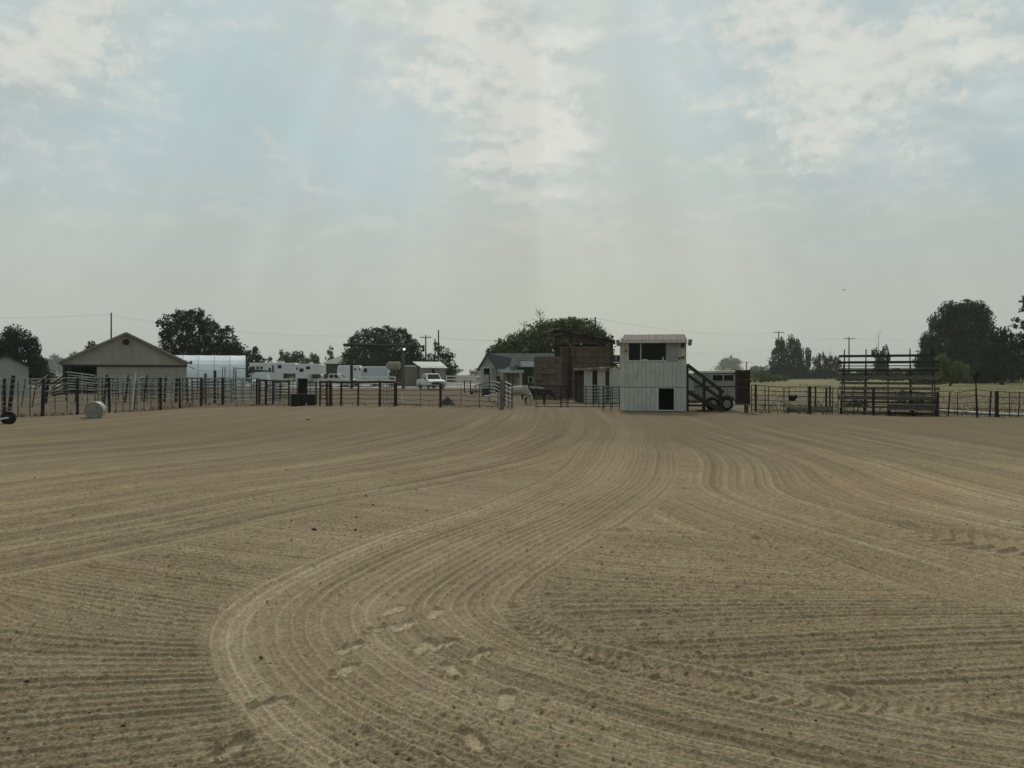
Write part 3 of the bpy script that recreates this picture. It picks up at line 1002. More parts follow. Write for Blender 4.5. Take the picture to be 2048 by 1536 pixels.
    tree('leafy_tree', 'dark thicket of young trees between the huge tree and the conifer', 128,
         [(1992, 672, 8, 14), (2004, 668, 6, 12), (2014, 668, 6, 12), (1996, 696, 16, 20), (2018, 692, 14, 22), (1976, 708, 16, 20), (2000, 724, 26, 26), (2030, 712, 20, 30), (1964, 742, 18, 18), (1990, 750, 28, 16), (2030, 746, 26, 22)],
         L_DARK, 0.45, 4.4, 2004, 0.3, G, tall=1.8)
    # low green tree line beyond the dry field
    for k, px in enumerate(range(1500, 1860, 30)):
        g_ = random.Random(px)
        near = ('the far small utility pole', 'the dark pipe panel end', 'the tallest poplar clump', 'the stem of the tallest poplars', 'the single poplar', 'the low ragged poplar row', 'the first bleacher upright',
                'the second bleacher upright', 'the forked poplar', 'the third bleacher upright', 'the fourth bleacher upright', 'the last bleacher upright')[k]
        tree('field_tree', 'low hazy green tree across the dry field, beside ' + near, 290 + g_.uniform(-20, 30),
             [(px - 8, 752 + g_.uniform(-4, 2), 12, 9), (px + 9, 751 + g_.uniform(-5, 2), 13, 9), (px, 758, 20, 7)], L_MID if k % 2 else L_OLIVE, 0.8, 4.0, px, 0.15, 'low trees beyond the dry field')
    # far, hazed trees
    H = 'hazy trees far off'
    for lab, Y, bl, mm in (
        ('pale hazy grove far beyond the white horse trailer', 1080, [(1448, 728, 10, 10), (1462, 722, 13, 9), (1474, 728, 9, 9), (1460, 738, 24, 9)], L_OLIVE),
        ('small hazy tree peeping over the stair rail', 1000, [(1384, 744, 8, 6), (1390, 750, 9, 6), (1376, 750, 8, 5)], L_OLIVE),
        ('hazy scrub beside the far small utility pole', 620, [(1508, 738, 9, 6), (1522, 740, 10, 7), (1515, 748, 18, 7), (1534, 746, 8, 8)], L_MID),
        ('hazy blue grove in the gap beside the tan barn', 960, [(98, 722, 8, 6), (110, 717, 11, 8), (120, 722, 9, 7), (106, 731, 22, 9)], L_BLUE),
        ('hazy blue tree close against the tan barn slope', 900, [(148, 711, 9, 7), (158, 716, 9, 7), (150, 724, 16, 10)], L_BLUE),
        ('hazy tree over the white rail fence in the gap', 900, [(905, 738, 8, 5), (918, 742, 8, 5), (900, 746, 14, 5)], L_MID),
        ('hazy low tree beside the blue-roofed barn gable', 820, [(946, 744, 7, 4), (957, 742, 7, 5), (950, 748, 12, 4)], L_MID),
    ):
        tree('distant_tree', lab, Y, bl, mm, 0.0026 * Y, 4.0, None, 0.4, H)
    # hedge and scrub along the far side of the dry field
    for k, (px, py, Y) in enumerate(((1520, 757, 150), (1548, 760, 165), (1700, 756, 170), (1730, 752, 180), (1790, 755, 175), (1820, 752, 150), (1850, 758, 140))):
        labs = ['low olive scrub in the field beside the dark brown board', 'low olive scrub under the tallest poplar clump', 'grey-green scrub behind the bleacher boards, beside the poplar row',
                'grey-green scrub behind the bleachers under the forked poplar', 'grey-green scrub behind the bleachers, past the forked poplar', 'grey-green scrub behind the fourth bleacher upright',
                'grey-green scrub behind the end upright of the bleachers']
        tree('shrub', labs[k], Y, [(px - 12, py + 2, 14, 7), (px + 10, py, 16, 9), (px, py - 4, 10, 6)], L_OLIVE if k < 2 else L_MID, 0.45, 3.6, px, 0.08, 'scrub along the dry field', 'shrub')


trees()


def bare_tree(label, Y, px, top, bottom, spread, seed, n=9):
    g = random.Random(seed)
    x0 = gx(px, Y)
    t = thing('bare_tree', label, 'tree', (x0, Y, -0.02), 0, 'bare dead trees')
    b = MB()
    zt, zb = gz(top, Y), gz(bottom, Y)
    k = Y / F
    b.tube([(0, 0, 0), (0.1, 0, zb * 0.7), (0, 0, (zt + zb) / 2), (0.05, 0, zt)], [0.12, 0.08, 0.04, 0.012], 6)
    b.build('trunk', M_BARK, t)
    for i in range(n):
        b = MB()
        z = zb + (zt - zb) * g.uniform(0.0, 0.85)
        a = g.uniform(0, 6.28)
        L = spread * k * g.uniform(0.5, 1.0)
        e = (math.cos(a) * L, math.sin(a) * L, z + L * g.uniform(0.5, 1.1))
        mid = (e[0] * .5, e[1] * .5, z + (e[2] - z) * .35)
        b.tube([(0, 0, z), mid, e], [0.03, 0.022, 0.008], 5)
        for q in range(3):
            f = (e[0] + g.uniform(-.5, .5) * L, e[1] + g.uniform(-.5, .5) * L, e[2] + g.uniform(0, .4) * L)
            b.tube([mid, f], [0.018, 0.006], 4)
        b.build('branch', mat('hazed_bare_twigs', (.26, .24, .20), .9), t)  # twigs coloured paler to stand in for haze


bare_tree('bare dead treetop sticking out above the olive tree', 103, 1080, 616, 650, 14, 4, 14)
bare_tree('short bare snag against the sky beside the olive tree', 101, 1048, 642, 672, 12, 5, 10)
bare_tree('bare twin spikes above the forked poplar behind the bleachers', 236, 1757, 658, 710, 7, 6, 12)
bare_tree('bare thin spike between the poplar row and the bleachers', 262, 1661, 689, 735, 8, 9, 12)


def conifer():
    Y = 92
    x0 = gx(2066, Y)
    t = thing('conifer_tree', 'dark conifer with drooping arms cut by the photo edge', 'tree', (x0, Y, -0.02), 0, 'trees round the arena')
    b = MB()
    zt = gz(588, Y)
    b.tube([(0, 0, 0), (0, 0, zt * 0.6), (0, 0, zt)], [0.35, 0.2, 0.03], 8)
    g = random.Random(5)
    blobs = []
    for i in range(64):
        f = g.random()
        z = 1.5 + (zt - 2.0) * f
        L = (3.6 * (1 - f) + 0.9) * g.uniform(0.7, 1.1)
        a = g.uniform(0, 6.28)
        e = (math.cos(a) * L, math.sin(a) * L, z + L * g.uniform(0.1, 0.5))
        b.tube([(0, 0, z), (e[0] * .6, e[1] * .6, z + L * .1), e], [0.06, 0.04, 0.01], 5)
        for q in range(4):
            u = 0.25 + 0.22 * q
            blobs.append((e[0] * u, e[1] * u, z + (e[2] - z) * u, 0.42, 0.42, 0.26))
    b.build('trunk', M_BARK, t)
    inst('crown', leaf_mesh('crown', blobs, 0.26, 2.2, L_DARK, 77), t)


conifer()


def weeds_under_seats():
    for k, (px, py, Y) in enumerate(((1808, 796, 38.5), (1846, 802, 37.5), (1715, 812, 36.5))):
        lab = ('dark leafy weed clump under the middle bleacher planks', 'dark leafy weed clump under the end bleacher planks', 'low weed clump under the first bleacher bay')[k]
        tree('weed_clump', lab, Y, [(px - 12, py, 14, 11), (px + 12, py + 3, 15, 10), (px, py - 7, 10, 8)], L_MID, 0.12, 2.2, px, 0.02, 'weeds by the bleachers', 'weeds', fill=False)


weeds_under_seats()


def fence_weeds():
    g = random.Random(21)
    b = MB()
    lines = [((0, 838), (85, 833)), ((85, 833), (219, 826)), ((219, 826), (403, 811)), ((403, 811), (578, 811)), ((640, 812), (793, 813)), ((793, 813), (996, 818)), ((1503, 826), (1676, 830)),
             ((1685, 831), (1876, 834)), ((1876, 833), (2080, 838)), ((1880, 826), (2080, 833)), ((1880, 820), (2080, 824)), ((1500, 812), (1700, 812))]
    for (a, c) in lines:
        for k in range(46):
            f = g.random()
            x, y = gp(a[0] + (c[0] - a[0]) * f, a[1] + (c[1] - a[1]) * f)
            y += g.gauss(.15, .22)
            x += g.gauss(0, .1)
            n = g.randrange(4, 9)
            hh = g.uniform(.05, .26)
            for q in range(n):
                an = g.uniform(0, 6.28)
                dx, dy = math.cos(an), math.sin(an)
                lean = g.uniform(.1, .7) * hh
                i = len(b.v)
                b.v += [(x - dy * .012, y + dx * .012, -.02), (x + dy * .012, y - dx * .012, -.02), (x + dx * lean, y + dy * lean, hh * g.uniform(.6, 1.1))]
                b.f.append((i, i + 1, i + 2))
    tag(b.build('fence_weeds', leaf_mat('dry_weeds', (0.16, 0.14, 0.065), 0.4)), kind='stuff')


fence_weeds()


def dry_grass():
    g = np.random.RandomState(8)
    n = 16000
    Y = 35.0 + 75 * g.rand(n) ** 1.3
    px = 1495 + 600 * g.rand(n)
    X = (px - 1024) / F * Y
    ok = vnoise(X * 0.5, Y * 0.3, 3) + g.rand(n) * 0.5 > 0.05
    X, Y = X[ok], Y[ok]
    n = len(X)
    h = 0.05 + 0.34 * g.rand(n) ** 2.6
    w = 0.012 + 0.014 * g.rand(n)
    a = g.rand(n) * math.pi
    lx, ly = g.normal(size=n) * 0.10, g.normal(size=n) * 0.10
    z0 = np.full(n, -0.03)
    v = np.empty((n, 3, 3), np.float32)
    v[:, 0] = np.stack([X - np.cos(a) * w, Y - np.sin(a) * w, z0], 1)
    v[:, 1] = np.stack([X + np.cos(a) * w, Y + np.sin(a) * w, z0], 1)
    v[:, 2] = np.stack([X + lx, Y + ly, z0 + h], 1)
    me = bpy.data.meshes.new('dry_grass')
    me.vertices.add(n * 3)
    me.vertices.foreach_set('co', v.ravel())
    me.loops.add(n * 3)
    me.loops.foreach_set('vertex_index', np.arange(n * 3, dtype=np.int32))
    me.polygons.add(n)
    me.polygons.foreach_set('loop_start', np.arange(0, n * 3, 3, dtype=np.int32))
    me.update(calc_edges=True)
    me.materials.append(leaf_mat('straw_blades', (0.24, 0.195, 0.10), 0.45))
    o = bpy.data.objects.new('dry_grass', me)
    COL.objects.link(o)
    tag(o, kind='stuff')


dry_grass()

# ------------------------------------------------------------------ buildings
M_TANWALL = mat('tan_metal_wall', (0.44, 0.415, 0.36), 0.6, 0.08, 0.8, 0.15, 3, streak=True)
M_TANTRIM = mat('tan_trim', (0.34, 0.32, 0.27), 0.6, 0.1)
M_GREYWALL = mat('grey_shed_wall', (0.44, 0.46, 0.45), 0.7, 0.08, 0.8)
M_GREYROOF = mat('slate_blue_roof', (0.085, 0.105, 0.105), 0.7, 0.12, 0.7, 0.1, 4)
M_GREENROOF = mat('pale_green_roof', (0.12, 0.15, 0.14), 0.8, 0.1, 0.8)
M_TANROOF = mat('tan_shingle_roof', (0.36, 0.34, 0.27), 0.85, 0.12, 2.0, 0.3, 8)
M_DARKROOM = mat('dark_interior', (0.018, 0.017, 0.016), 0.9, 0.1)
M_BOOTH = mat('booth_white_board', (0.66, 0.665, 0.62), 0.75, 0.10, 2.2, 0.25, 14, streak=True)
M_TRIM = mat('booth_white_trim', (0.74, 0.75, 0.72), 0.6, 0.08, 3)
M_CORR = mat('weathered_roof_sheet', (0.20, 0.178, 0.155), 0.7, 0.22, 1.5, col2=(0.16, 0.115, 0.092), metal=0.0, spec=.15)
M_HAY = mat('hay_bale', (0.225, 0.175, 0.132), 0.95, 0.2, 5, 0.8, 30, aniso=(1, 1, 2.5))
M_OLDWOOD = mat('old_barn_wood', (0.080, 0.064, 0.048), 0.9, 0.25, 3, 0.4, 20)
M_CREAM = mat('cream_wall', (0.62, 0.62, 0.53), 0.7, 0.06, 1.5)
M_PINK = mat('faded_pink_trim', (0.40, 0.33, 0.29), 0.8, 0.1)
M_POLY = mat('white_poly_cover', (0.84, 0.88, 0.92), 0.45, 0.05, 0.6, spec=0.4)
M_RUST = mat('rust_brown_metal', (0.050, 0.030, 0.022), 0.8, 0.3, 3)


def grey_shed():
    Y = 62
    t = thing('garden_shed', 'small grey gabled shed with a dark roof edge below the near-black tree', 'shed', (gx(12, Y), Y, -0.02), R(35))
    k = Y / F
    we, wp, ze = 38 * k, gz(711, Y), gz(733, Y)
    MB().prism([(-we, 0), (we, 0), (we, ze), (0, wp), (-we, ze)], 'y', 0, 4.5).build('wall', M_GREYWALL, t)
    for s in (-1, 1):
        b = MB()
        b.prism([(0, wp + 0.02), (s * (we + 0.22), ze - 0.08), (s * (we + 0.22), ze + 0.06), (0, wp + 0.18)], 'y', -0.25, 4.7)
        b.build('roof', M_DARKMETAL, t)


grey_shed()


def tan_barn():
    Y = 72
    x0, x1 = gx(127, Y), gx(374, Y)
    xc = gx(252, Y)
    t = thing('pole_barn', 'broad tan gabled barn with an open dark bay at one side', 'barn', (xc, Y, -0.02), R(30))
    l, r = -5.25, 5.40
    zp, ze = gz(666, Y), gz(724, Y)
    D = 14.0
    zs = ze - 0.25
    slope = (zp - ze) / r
    # gable above the bays, as sheets
    n = 13
    for i in range(n):
        a, b_ = l + (r - l) * i / n, l + (r - l) * (i + 1) / n - 0.012
        za, zb = zp - abs(a) * slope, zp - abs(b_) * slope
        poly = [(a, zs), (b_, zs), (b_, max(zb, zs + .02)), (a, max(za, zs + .02))]
        if a < 0 < b_:
            poly.insert(3, (0, zp))
        MB().prism(poly, 'y', -0.012 * (i % 2), 0.09).build('gable_panel', M_TANWALL, t)
    MB().prism([(l + .3, zs), (r - .3, zs), (0, zp - .12)], 'y', 0.11, 0.14).build('gable_lining', M_TANTRIM, t)
    MB().span(-2.4, r - .12, 0.125, 0.15, 0, zs - .2).build('wall_lining', M_TANTRIM, t)
    MB().box(((l + r) / 2, -0.06, zs - 0.08), (r - l + 0.1, 0.12, 0.16)).build('soffit_beam', M_DARKMETAL, t)
    # front wall right of the open bay
    wx0 = -2.45
    m = 9
    for i in range(m):
        a, b_ = wx0 + (r - wx0) * i / m, wx0 + (r - wx0) * (i + 1) / m - 0.015
        MB().span(a, b_, 0.0 + 0.012 * (i % 2), 0.10, 0, zs - 0.17).build('wall_panel', M_TANWALL, t)
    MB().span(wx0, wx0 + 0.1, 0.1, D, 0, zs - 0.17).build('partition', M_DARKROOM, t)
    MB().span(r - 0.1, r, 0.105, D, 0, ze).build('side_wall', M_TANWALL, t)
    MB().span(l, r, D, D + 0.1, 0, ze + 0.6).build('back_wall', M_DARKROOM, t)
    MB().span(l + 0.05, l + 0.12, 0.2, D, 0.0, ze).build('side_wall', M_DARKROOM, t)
    for x in (l + 0.12, -4.75):
        MB().box((x, -0.02, zs / 2 - 0.1), (0.16, 0.16, zs - 0.16)).build('post', M_BLACKWOOD, t)
    MB().bar((l + 0.1, -0.05, 0.9), (l + 0.75, -0.05, zs - 0.25), 0.1, 0.14).build('brace', M_BLACKWOOD, t)
    for s in (-1, 1):
        e = r + 0.25
        b = MB().prism([(0, zp), (s * e, zp - e * slope), (s * e, zp - e * slope + 0.1), (0, zp + 0.1)], 'y', -0.3, D + 0.3)
        b.build('roof', M_GREYWALL, t)
        MB().bar((0, -0.33, zp + 0.02), (s * e, -0.33, zp - e * slope + 0.02), 0.05, 0.17).build('barge_board', M_TANTRIM, t)
    b = MB()
    for k in range(3):
        b.tube([(0, -0.18 - 0.06 * k, gz(684, Y) + 0.02), (0, -0.24 - 0.06 * k, gz(684, Y))], [0.30 - 0.06 * k, 0.30 - 0.06 * k], 12)
    b2 = b.build('yard_lamp', M_DARKMETAL, t)
    MB().tube([(r + 0.25, -0.2, zp - r * slope + 0.0), (r + 0.45, -0.2, zp - r * slope + 0.02)], 0.16, 8).build('lamp_head', M_DARKMETAL, t)
    MB().tube([(r + 0.15, -0.2, ze - 0.4), (r + 0.7, -0.3, ze - 0.62)], 0.04, 6).build('bracket', M_DARKMETAL, t)


tan_barn()


def hoop_barn():
    Y = 97
    x0, x1 = gx(330, Y), gx(491, Y)
    t = thing('hoop_shelter', 'long white fabric hoop shelter behind the tan barn', 'shelter', (x0, Y, -0.02), R(20))
    u1 = (491 - 1024) / F
    L = (u1 * Y - x0) / (math.cos(R(20)) - u1 * math.sin(R(20)))
    H = gz(708, Y)
    Rr = 4.2
    prof = []
    for i in range(15):
        a = math.pi * i / 14
        prof.append((Rr - Rr * math.cos(a), H * math.sin(a) ** 0.72))
    nb = 5
    for i in range(nb):
        b = MB()
        a, e = L * i / nb, L * (i + 1) / nb
        seg = 6
        for q in range(seg):
            for j in range(14):
                def P(u, jj):
                    x = a + (e - a) * u
                    sag = 1 - 0.007 * math.sin(math.pi * u)
                    y, z = prof[jj]
                    return (x, Rr + (y - Rr) * sag, z * sag)
                b.quad(P(q / seg, j), P((q + 1) / seg, j), P((q + 1) / seg, j + 1), P(q / seg, j + 1))
        o = b.build('cover_bay', M_POLY, t, smooth=True)
    for i in range(nb + 1):
        pts = [(L * i / nb, Rr + (y - Rr) * 0.995, z * 0.995) for y, z in prof]
        MB().tube(pts, 0.05, 6).build('hoop_rib', M_GALV, t)
    v = [(L + 0.03, y, z) for y, z in prof]
    b = MB()
    b.v = v
    b.f = [tuple(range(len(v)))]
    b.build('end_wall', mat('dark_end_wall', (0.05, 0.07, 0.06), 0.8), t)


hoop_barn()


def hip_house():
    Y = 178
    xc = gx(692, Y)
    t = thing('house', 'tan hip-roofed house mostly hidden by the dark tree behind the ranch gate', 'house', (xc, Y, -0.02))
    k = Y / F
    w, d = 51 * k, 7.0
    ze, zp = gz(727, Y), gz(702, Y)
    MB().span(-w + 0.6, w - 0.6, 0.6, 2 * d - 0.6, 0, ze).build('wall', M_OLDWOOD, t)
    b = MB()
    A = [(-w, 0, ze), (w, 0, ze), (w, 2 * d, ze), (-w, 2 * d, ze), (-w * 0.1, d, zp), (w * 0.1, d, zp)]
    b.v = A
    b.f = [(0, 1, 5, 4), (1, 2, 5), (2, 3, 4, 5), (3, 0, 4), (3, 2, 1, 0)]
    b.build('roof', M_TANROOF, t)
    MB().span(-1.2, 0.2, 0.52, 0.58, 0.9, 2.0).build('window', M_GLASS, t)


hip_house()


def blue_roof_barn():
    Y = 76
    x0 = gx(957, Y)
    t = thing('stable', 'pale stable with a slate blue metal roof and a gabled end', 'stable', (gx(975, Y), Y, -0.02))
    xg = gx(975, Y)
    k = Y / F
    zp, ze = gz(706, Y), gz(735, Y)
    w = 19 * k
    L = 9.5
    # gable end faces the arena, roof runs back and to the side
    MB().prism([(-w * .82, 0), (w * .92, 0), (w * .92, ze), (0, zp - 0.28), (-w * .82, ze)], 'y', 0.25, 0.4).build('gable_wall', M_CREAM, t)
    MB().span(-w * .55, w * .20, 0.2, 0.245, gz(748, Y), gz(736, Y)).build('opening', M_DARKROOM, t)
    for x in (-w * .72, -w * .5, w * .34):
        MB().box((x, 0.1, ze / 2), (0.14, 0.14, ze)).build('post', M_WHITE, t)
    MB().box((0.02, 0.12, ze), (w * 1.62, 0.16, 0.12)).build('tie_beam', M_WHITE, t)
    for s, ex in ((-1, w * 1.05), (1, w * 1.10)):
        b = MB().bar((0, -0.02, zp - 0.05), (s * ex, -0.02, ze - 0.25), 0.12, 0.2)
        b.build('barge_board', M_GREYROOF, t)
    b = MB()
    b.prism([(0, zp - 0.06), (-w * 1.1, ze - 0.3), (-w * 1.1, ze - 0.2), (0, zp)], 'y', 0.05, 8)
    b.build('roof', M_GREYROOF, t)
    # long slope seen from the arena
    x1 = gx(1112, Y) - xg
    b = MB()
    b.v = [(0.02, 0.05, zp), (x1, 0.9, zp + 0.02), (x1, -0.9, ze + 0.05), (w * 1.05, -0.9, ze - 0.22),
           (0.02, 0.05, zp - .07), (x1, 0.9, zp - .05), (x1, -0.9, ze - .02), (w * 1.05, -0.9, ze - 0.29)]
    b.f = [(0, 1, 2, 3), (7, 6, 5, 4), (0, 4, 5, 1), (1, 5, 6, 2), (2, 6, 7, 3), (3, 7, 4, 0)]
    rf = b.build('roof', M_GREYROOF, t)
    for i in range(14):
        f = (i + 0.5) / 14
        a = Vector((0.02, 0.05, zp)).lerp(Vector((x1, 0.9, zp + 0.02)), f)
        c = Vector((w * 1.05, -0.9, ze - 0.22)).lerp(Vector((x1, -0.9, ze + 0.05)), f)
        MB().bar(tuple(a + Vector((0, 0, .02))), tuple(c + Vector((0, 0, .02))), 0.05, 0.03).build('roof_seam', M_GREYROOF, rf)
    MB().bar((w * 1.05, -0.93, ze - 0.26), (x1, -0.93, ze + 0.0), 0.05, 0.12).build('gutter', M_WHITE, t)
    MB().span(w * 1.0, x1, -0.55, 6, 0, ze - 0.35).build('wall', mat('dim_grey_wall', (0.46, 0.46, 0.42), 0.75, 0.08, 1.0), t)
    MB().span(gx(993, Y) - xg, gx(1000, Y) - xg, -0.60, -0.56, 0, gz(752, Y)).build('door', M_OLDWOOD, t)
    # dish on the roof
    z = gz(698, Y)
    b = MB().tube([(gx(1053, Y) - xg, 0.3, zp - 0.1), (gx(1053, Y) - xg, 0.3, z)], 0.03, 5)
    dsh = b.build('dish_mast', M_DARKMETAL, t)
    MB().tube([(gx(1053, Y) - xg, 0.2, z), (gx(1053, Y) - xg, 0.06, z + 0.03)], [0.08, 0.20], 12).build('dish', M_GREYWOOD, dsh)


blue_roof_barn()


def porch_shed():
    Y = 66
    xc = gx(1031, Y)
    k = Y / F
    t = thing('porch_shed', 'grey shed with a gambrel front, porch hood and small white window', 'shed', (xc, Y, -0.02))
    zt, ze, zh = gz(718, Y), gz(733, Y), gz(740, Y)
    w = 14 * k
    lw, rw = gx(1001, Y) - xc, gx(1071, Y) - xc
    Mw = mat('porch_grey_boards', (0.42, 0.42, 0.39), 0.8, 0.1, 2)
    MB().prism([(-w, zh), (w, zh), (w * .92, ze), (w * .5, zt + .1), (0, zt + .28), (-w * .5, zt + .1), (-w * .92, ze)], 'y', 0, 0.2).build('gable_wall', Mw, t)
    f = MB().span(-0.13, 0.13, -0.04, -0.003, gz(737, Y), gz(727, Y)).build('window', M_WHITE, t)
    MB().span(-0.07, 0.07, -0.05, -0.043, gz(735.5, Y), gz(728.5, Y)).build('pane', M_GLASS, f)
    b = MB()
    hz_ = gz(742, Y)
    A = [(lw, -0.9, hz_), (w + 0.1, -0.9, hz_), (w, 0, zh + .22), (-w, 0, zh + .30)]
    b.v = A + [(x, y, z - 0.1) for x, y, z in A]
    b.f = [(0, 1, 2, 3), (7, 6, 5, 4), (0, 4, 5, 1), (1, 5, 6, 2), (2, 6, 7, 3), (3, 7, 4, 0)]
    b.build('porch_roof', M_GREENROOF, t)
    MB().bar((lw - .02, -0.94, hz_ - .05), (w + .12, -0.94, hz_ - .05), 0.05, 0.14).build('fascia', M_WHITE, t)
    for px in (1004, 1018, 1026, 1041):
        MB().box((gx(px, Y) - xc, -0.8, hz_ / 2 - .05), (0.09, 0.09, hz_ - .12)).build('post', M_OLDWOOD if px in (1018, 1026) else M_WHITE, t)
    for px, s in ((1018, -1), (1041, -1)):
        x = gx(px, Y) - xc
        MB().bar((x, -0.8, hz_ - 0.7), (x + s * 0.3, -0.8, hz_ - 0.12), 0.08, 0.1).build('brace', M_OLDWOOD, t)
    MB().span(lw + .1, -0.25, -0.1, 0.05, 0, hz_).build('wall', mat('pale_pink_wall', (0.38, 0.34, 0.31), 0.8, .08), t)
    MB().span(gx(1026, Y) - xc, gx(1037, Y) - xc, 0.02, 0.06, 0, gz(746, Y)).build('door', M_CREAM, t)
    MB().span(w, rw, -0.2, 3, 0, ze - .05).build('side_wall', mat('dim_brown_wall', (0.10, 0.092, 0.078), 0.85, .12, 2), t)
    b = MB()
    A = [(w * .2, -0.4, ze), (rw + .1, -0.4, ze), (rw + .1, 1.0, gz(722, Y)), (0, 1.0, gz(721, Y))]
    b.v = A + [(x, y, z - 0.07) for x, y, z in A]
    b.f = [(0, 1, 2, 3), (7, 6, 5, 4), (0, 4, 5, 1), (1, 5, 6, 2), (2, 6, 7, 3), (3, 7, 4, 0)]
    b.build('roof', M_GREENROOF, t)
    wf = MB().span(gx(1056, Y) - xc, gx(1066, Y) - xc, -0.26, -0.203, gz(765, Y), gz(753, Y)).build('window', M_TRIM, t)
    MB().span(gx(1057.5, Y) - xc, gx(1064.5, Y) - xc, -0.27, -0.263, gz(764, Y), gz(754, Y)).build('pane', M_GLASS, wf)


porch_shed()


def hay_barn():
    Y = 57
    t = thing('hay_barn', 'open weathered hay barn with a dark lean-to roof sloping down', 'barn', (gx(1165, Y), Y, -0.02))
    xc = gx(1165, Y)
    k = Y / F
    g = random.Random(4)
    # roof: high at one end, lower at the other
    xa, xb = gx(1105, Y) - xc, gx(1228, Y) - xc
    za, zb = gz(659, Y), gz(683, Y)
    n = 9
    for i in range(n):
        f0, f1 = i / n, (i + 1) / n - 0.004
        b = MB()
        x_0, x_1 = xa + (xb - xa) * f0, xa + (xb - xa) * f1
        z_0, z_1 = za + (zb - za) * f0, za + (zb - za) * f1
        b.prism([(x_0, z_0), (x_1, z_1), (x_1, z_1 + 0.07), (x_0, z_0 + 0.07)], 'y', -0.9 - 0.06 * (i % 2), 7)
        b.build('roof_sheet', M_DARKMETAL if i % 3 else M_GREYWOOD, t)
    MB().bar((xa, -0.7, za - .14), (xb, -0.7, zb - .14), 0.12, 0.2).build('rafter', M_OLDWOOD, t)
    MB().bar((xa - .55, -0.95, za - .22), (xa + .45, -0.95, za + .08), 0.28, 0.06).build('roof_sheet', M_GALV, t)
    MB().bar((gx(1108, Y) - xc, -0.85, gz(671, Y)), (gx(1124, Y) - xc, -0.85, gz(666, Y)), 0.08, 0.14).build('rafter', M_GREYWOOD, t)
    for px, top in ((1112, 668), (1118, 667), (1140, 668), (1222, 684)):
        MB().box((gx(px, Y) - xc, -0.55, gz(top, Y) / 2), (0.16, 0.16, gz(top, Y))).build('post', M_BLACKWOOD, t)
    MB().bar((gx(1129, Y) - xc, -0.7, gz(678, Y)), (gx(1142, Y) - xc, -0.7, gz(695, Y)), 0.09, 0.12).build('brace', M_GREYWOOD, t)
    MB().box((gx(1142, Y) - xc, -0.68, gz(703, Y)), (0.1, 0.1, 16 * k)).build('brace', M_GREYWOOD, t)
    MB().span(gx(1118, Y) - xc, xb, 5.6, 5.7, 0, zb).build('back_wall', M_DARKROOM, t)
    # stacked bales, each one loose
    G = 'hay bales stacked in the open barn'

    def bale_mesh(w, h, d):
        b = MB()
        n = 5
        b.box((0, 0, 0), (w * .995, d, h * .99))
        me = b.mesh('bale', M_HAY)
        bm = bmesh.new()
        bm.from_mesh(me)
        bmesh.ops.bevel(bm, geom=bm.edges[:], offset=min(w, h) * 0.06, segments=1, affect='EDGES')
        for v_ in bm.verts:
            v_.co += Vector((g.uniform(-1, 1), g.uniform(-1, 1), g.uniform(-1, 1))) * 0.014
        for s in (-.25, .25):
            pass
        bm.to_mesh(me)
        bm.free()
        return me

    def stack(px0, px1, y0, ztop, w, h, lab):
        cols = max(1, round((gx(px1, Y) - gx(px0, Y)) / w))
        w = (gx(px1, Y) - gx(px0, Y)) / cols
        rows = max(1, round(ztop / h))
        h = ztop / rows
        ms = [bale_mesh(w, h, 1.1) for _ in range(4)]
        for r in range(rows):
            for c in range(cols):
                o = inst('hay_bale', ms[g.randrange(4)], None, (gx(px0, Y) + (c + .5) * w, Y + y0 + 0.55 + g.uniform(-.05, .05), -0.02 + h * (r + .5)), (0, 0, g.choice((0, math.pi))))
                tag(o, lab, 'hay bale', G)

    stack(1069, 1121, -1.7, gz(713, Y), 0.50, 0.42, 'brown hay bale in the lower stack standing out in front of the barn')
    stack(1122, 1221, -0.4, gz(692, Y), 0.54, 0.42, 'brown hay bale in the tall stack under the barn roof')
    # a few light boards leaning
    o = MB().bar((gx(1068, Y), Y - 1.9, 0), (gx(1069.5, Y), Y - 1.75, gz(715, Y)), 0.22, 0.04, up=(0, 1, 0)).build('plank', M_GREYWOOD)
    tag(o, 'tall pale plank leaning on the end of the lower hay stack', 'plank')


hay_barn()


def stalls():
    Y = 47.5
    x0 = gx(1155, Y)
    t = thing('stall_row', 'row of cream stall walls with dark doorways between the hay and the booth', 'stable', (x0, Y, -0.02))
    P = lambda px: gx(px, Y) - x0
    zt = gz(739, Y)
    for i, (a, b_, top) in enumerate(((1168, 1185, 739), (1195, 1211, 738), (1219, 1248, 735))):
        x = P(a)
        n = 3 if i < 2 else 5
        w = (P(b_) - P(a)) / n
        for q in range(n):
            MB().span(x + w * q, x + w * (q + 1) - .012, 0.008 * (q % 2), 0.08, 0, gz(top, Y)).build('wall_panel', M_CREAM, t)
    for a, b_ in ((1156, 1168), (1185, 1195), (1211, 1219)):
        MB().span(P(a), P(b_), 0.5, 0.55, 0, gz(742, Y)).build('doorway', mat('brown_boarding', (.13, .09, .07), .85, .2, 3), t)
        MB().span(P(a), P(b_), 0.02, 0.07, gz(747, Y), gz(743, Y)).build('lintel', M_RUST, t)
    for a, b_, top in ((1153, 1186, 737.5), (1182, 1197, 736), (1195, 1212, 737), (1207, 1222, 734)):
        b = MB()
        b.span(P(a), P(b_), -0.25, 2.4, gz(top + 1.3, Y), gz(top - 1.3, Y))
        b.build('roof_slab', M_PINK, t)
    MB().span(P(1156), P(1248), 2.4, 2.46, 0, gz(741, Y)).build('back_wall', M_OLDWOOD, t)


stalls()


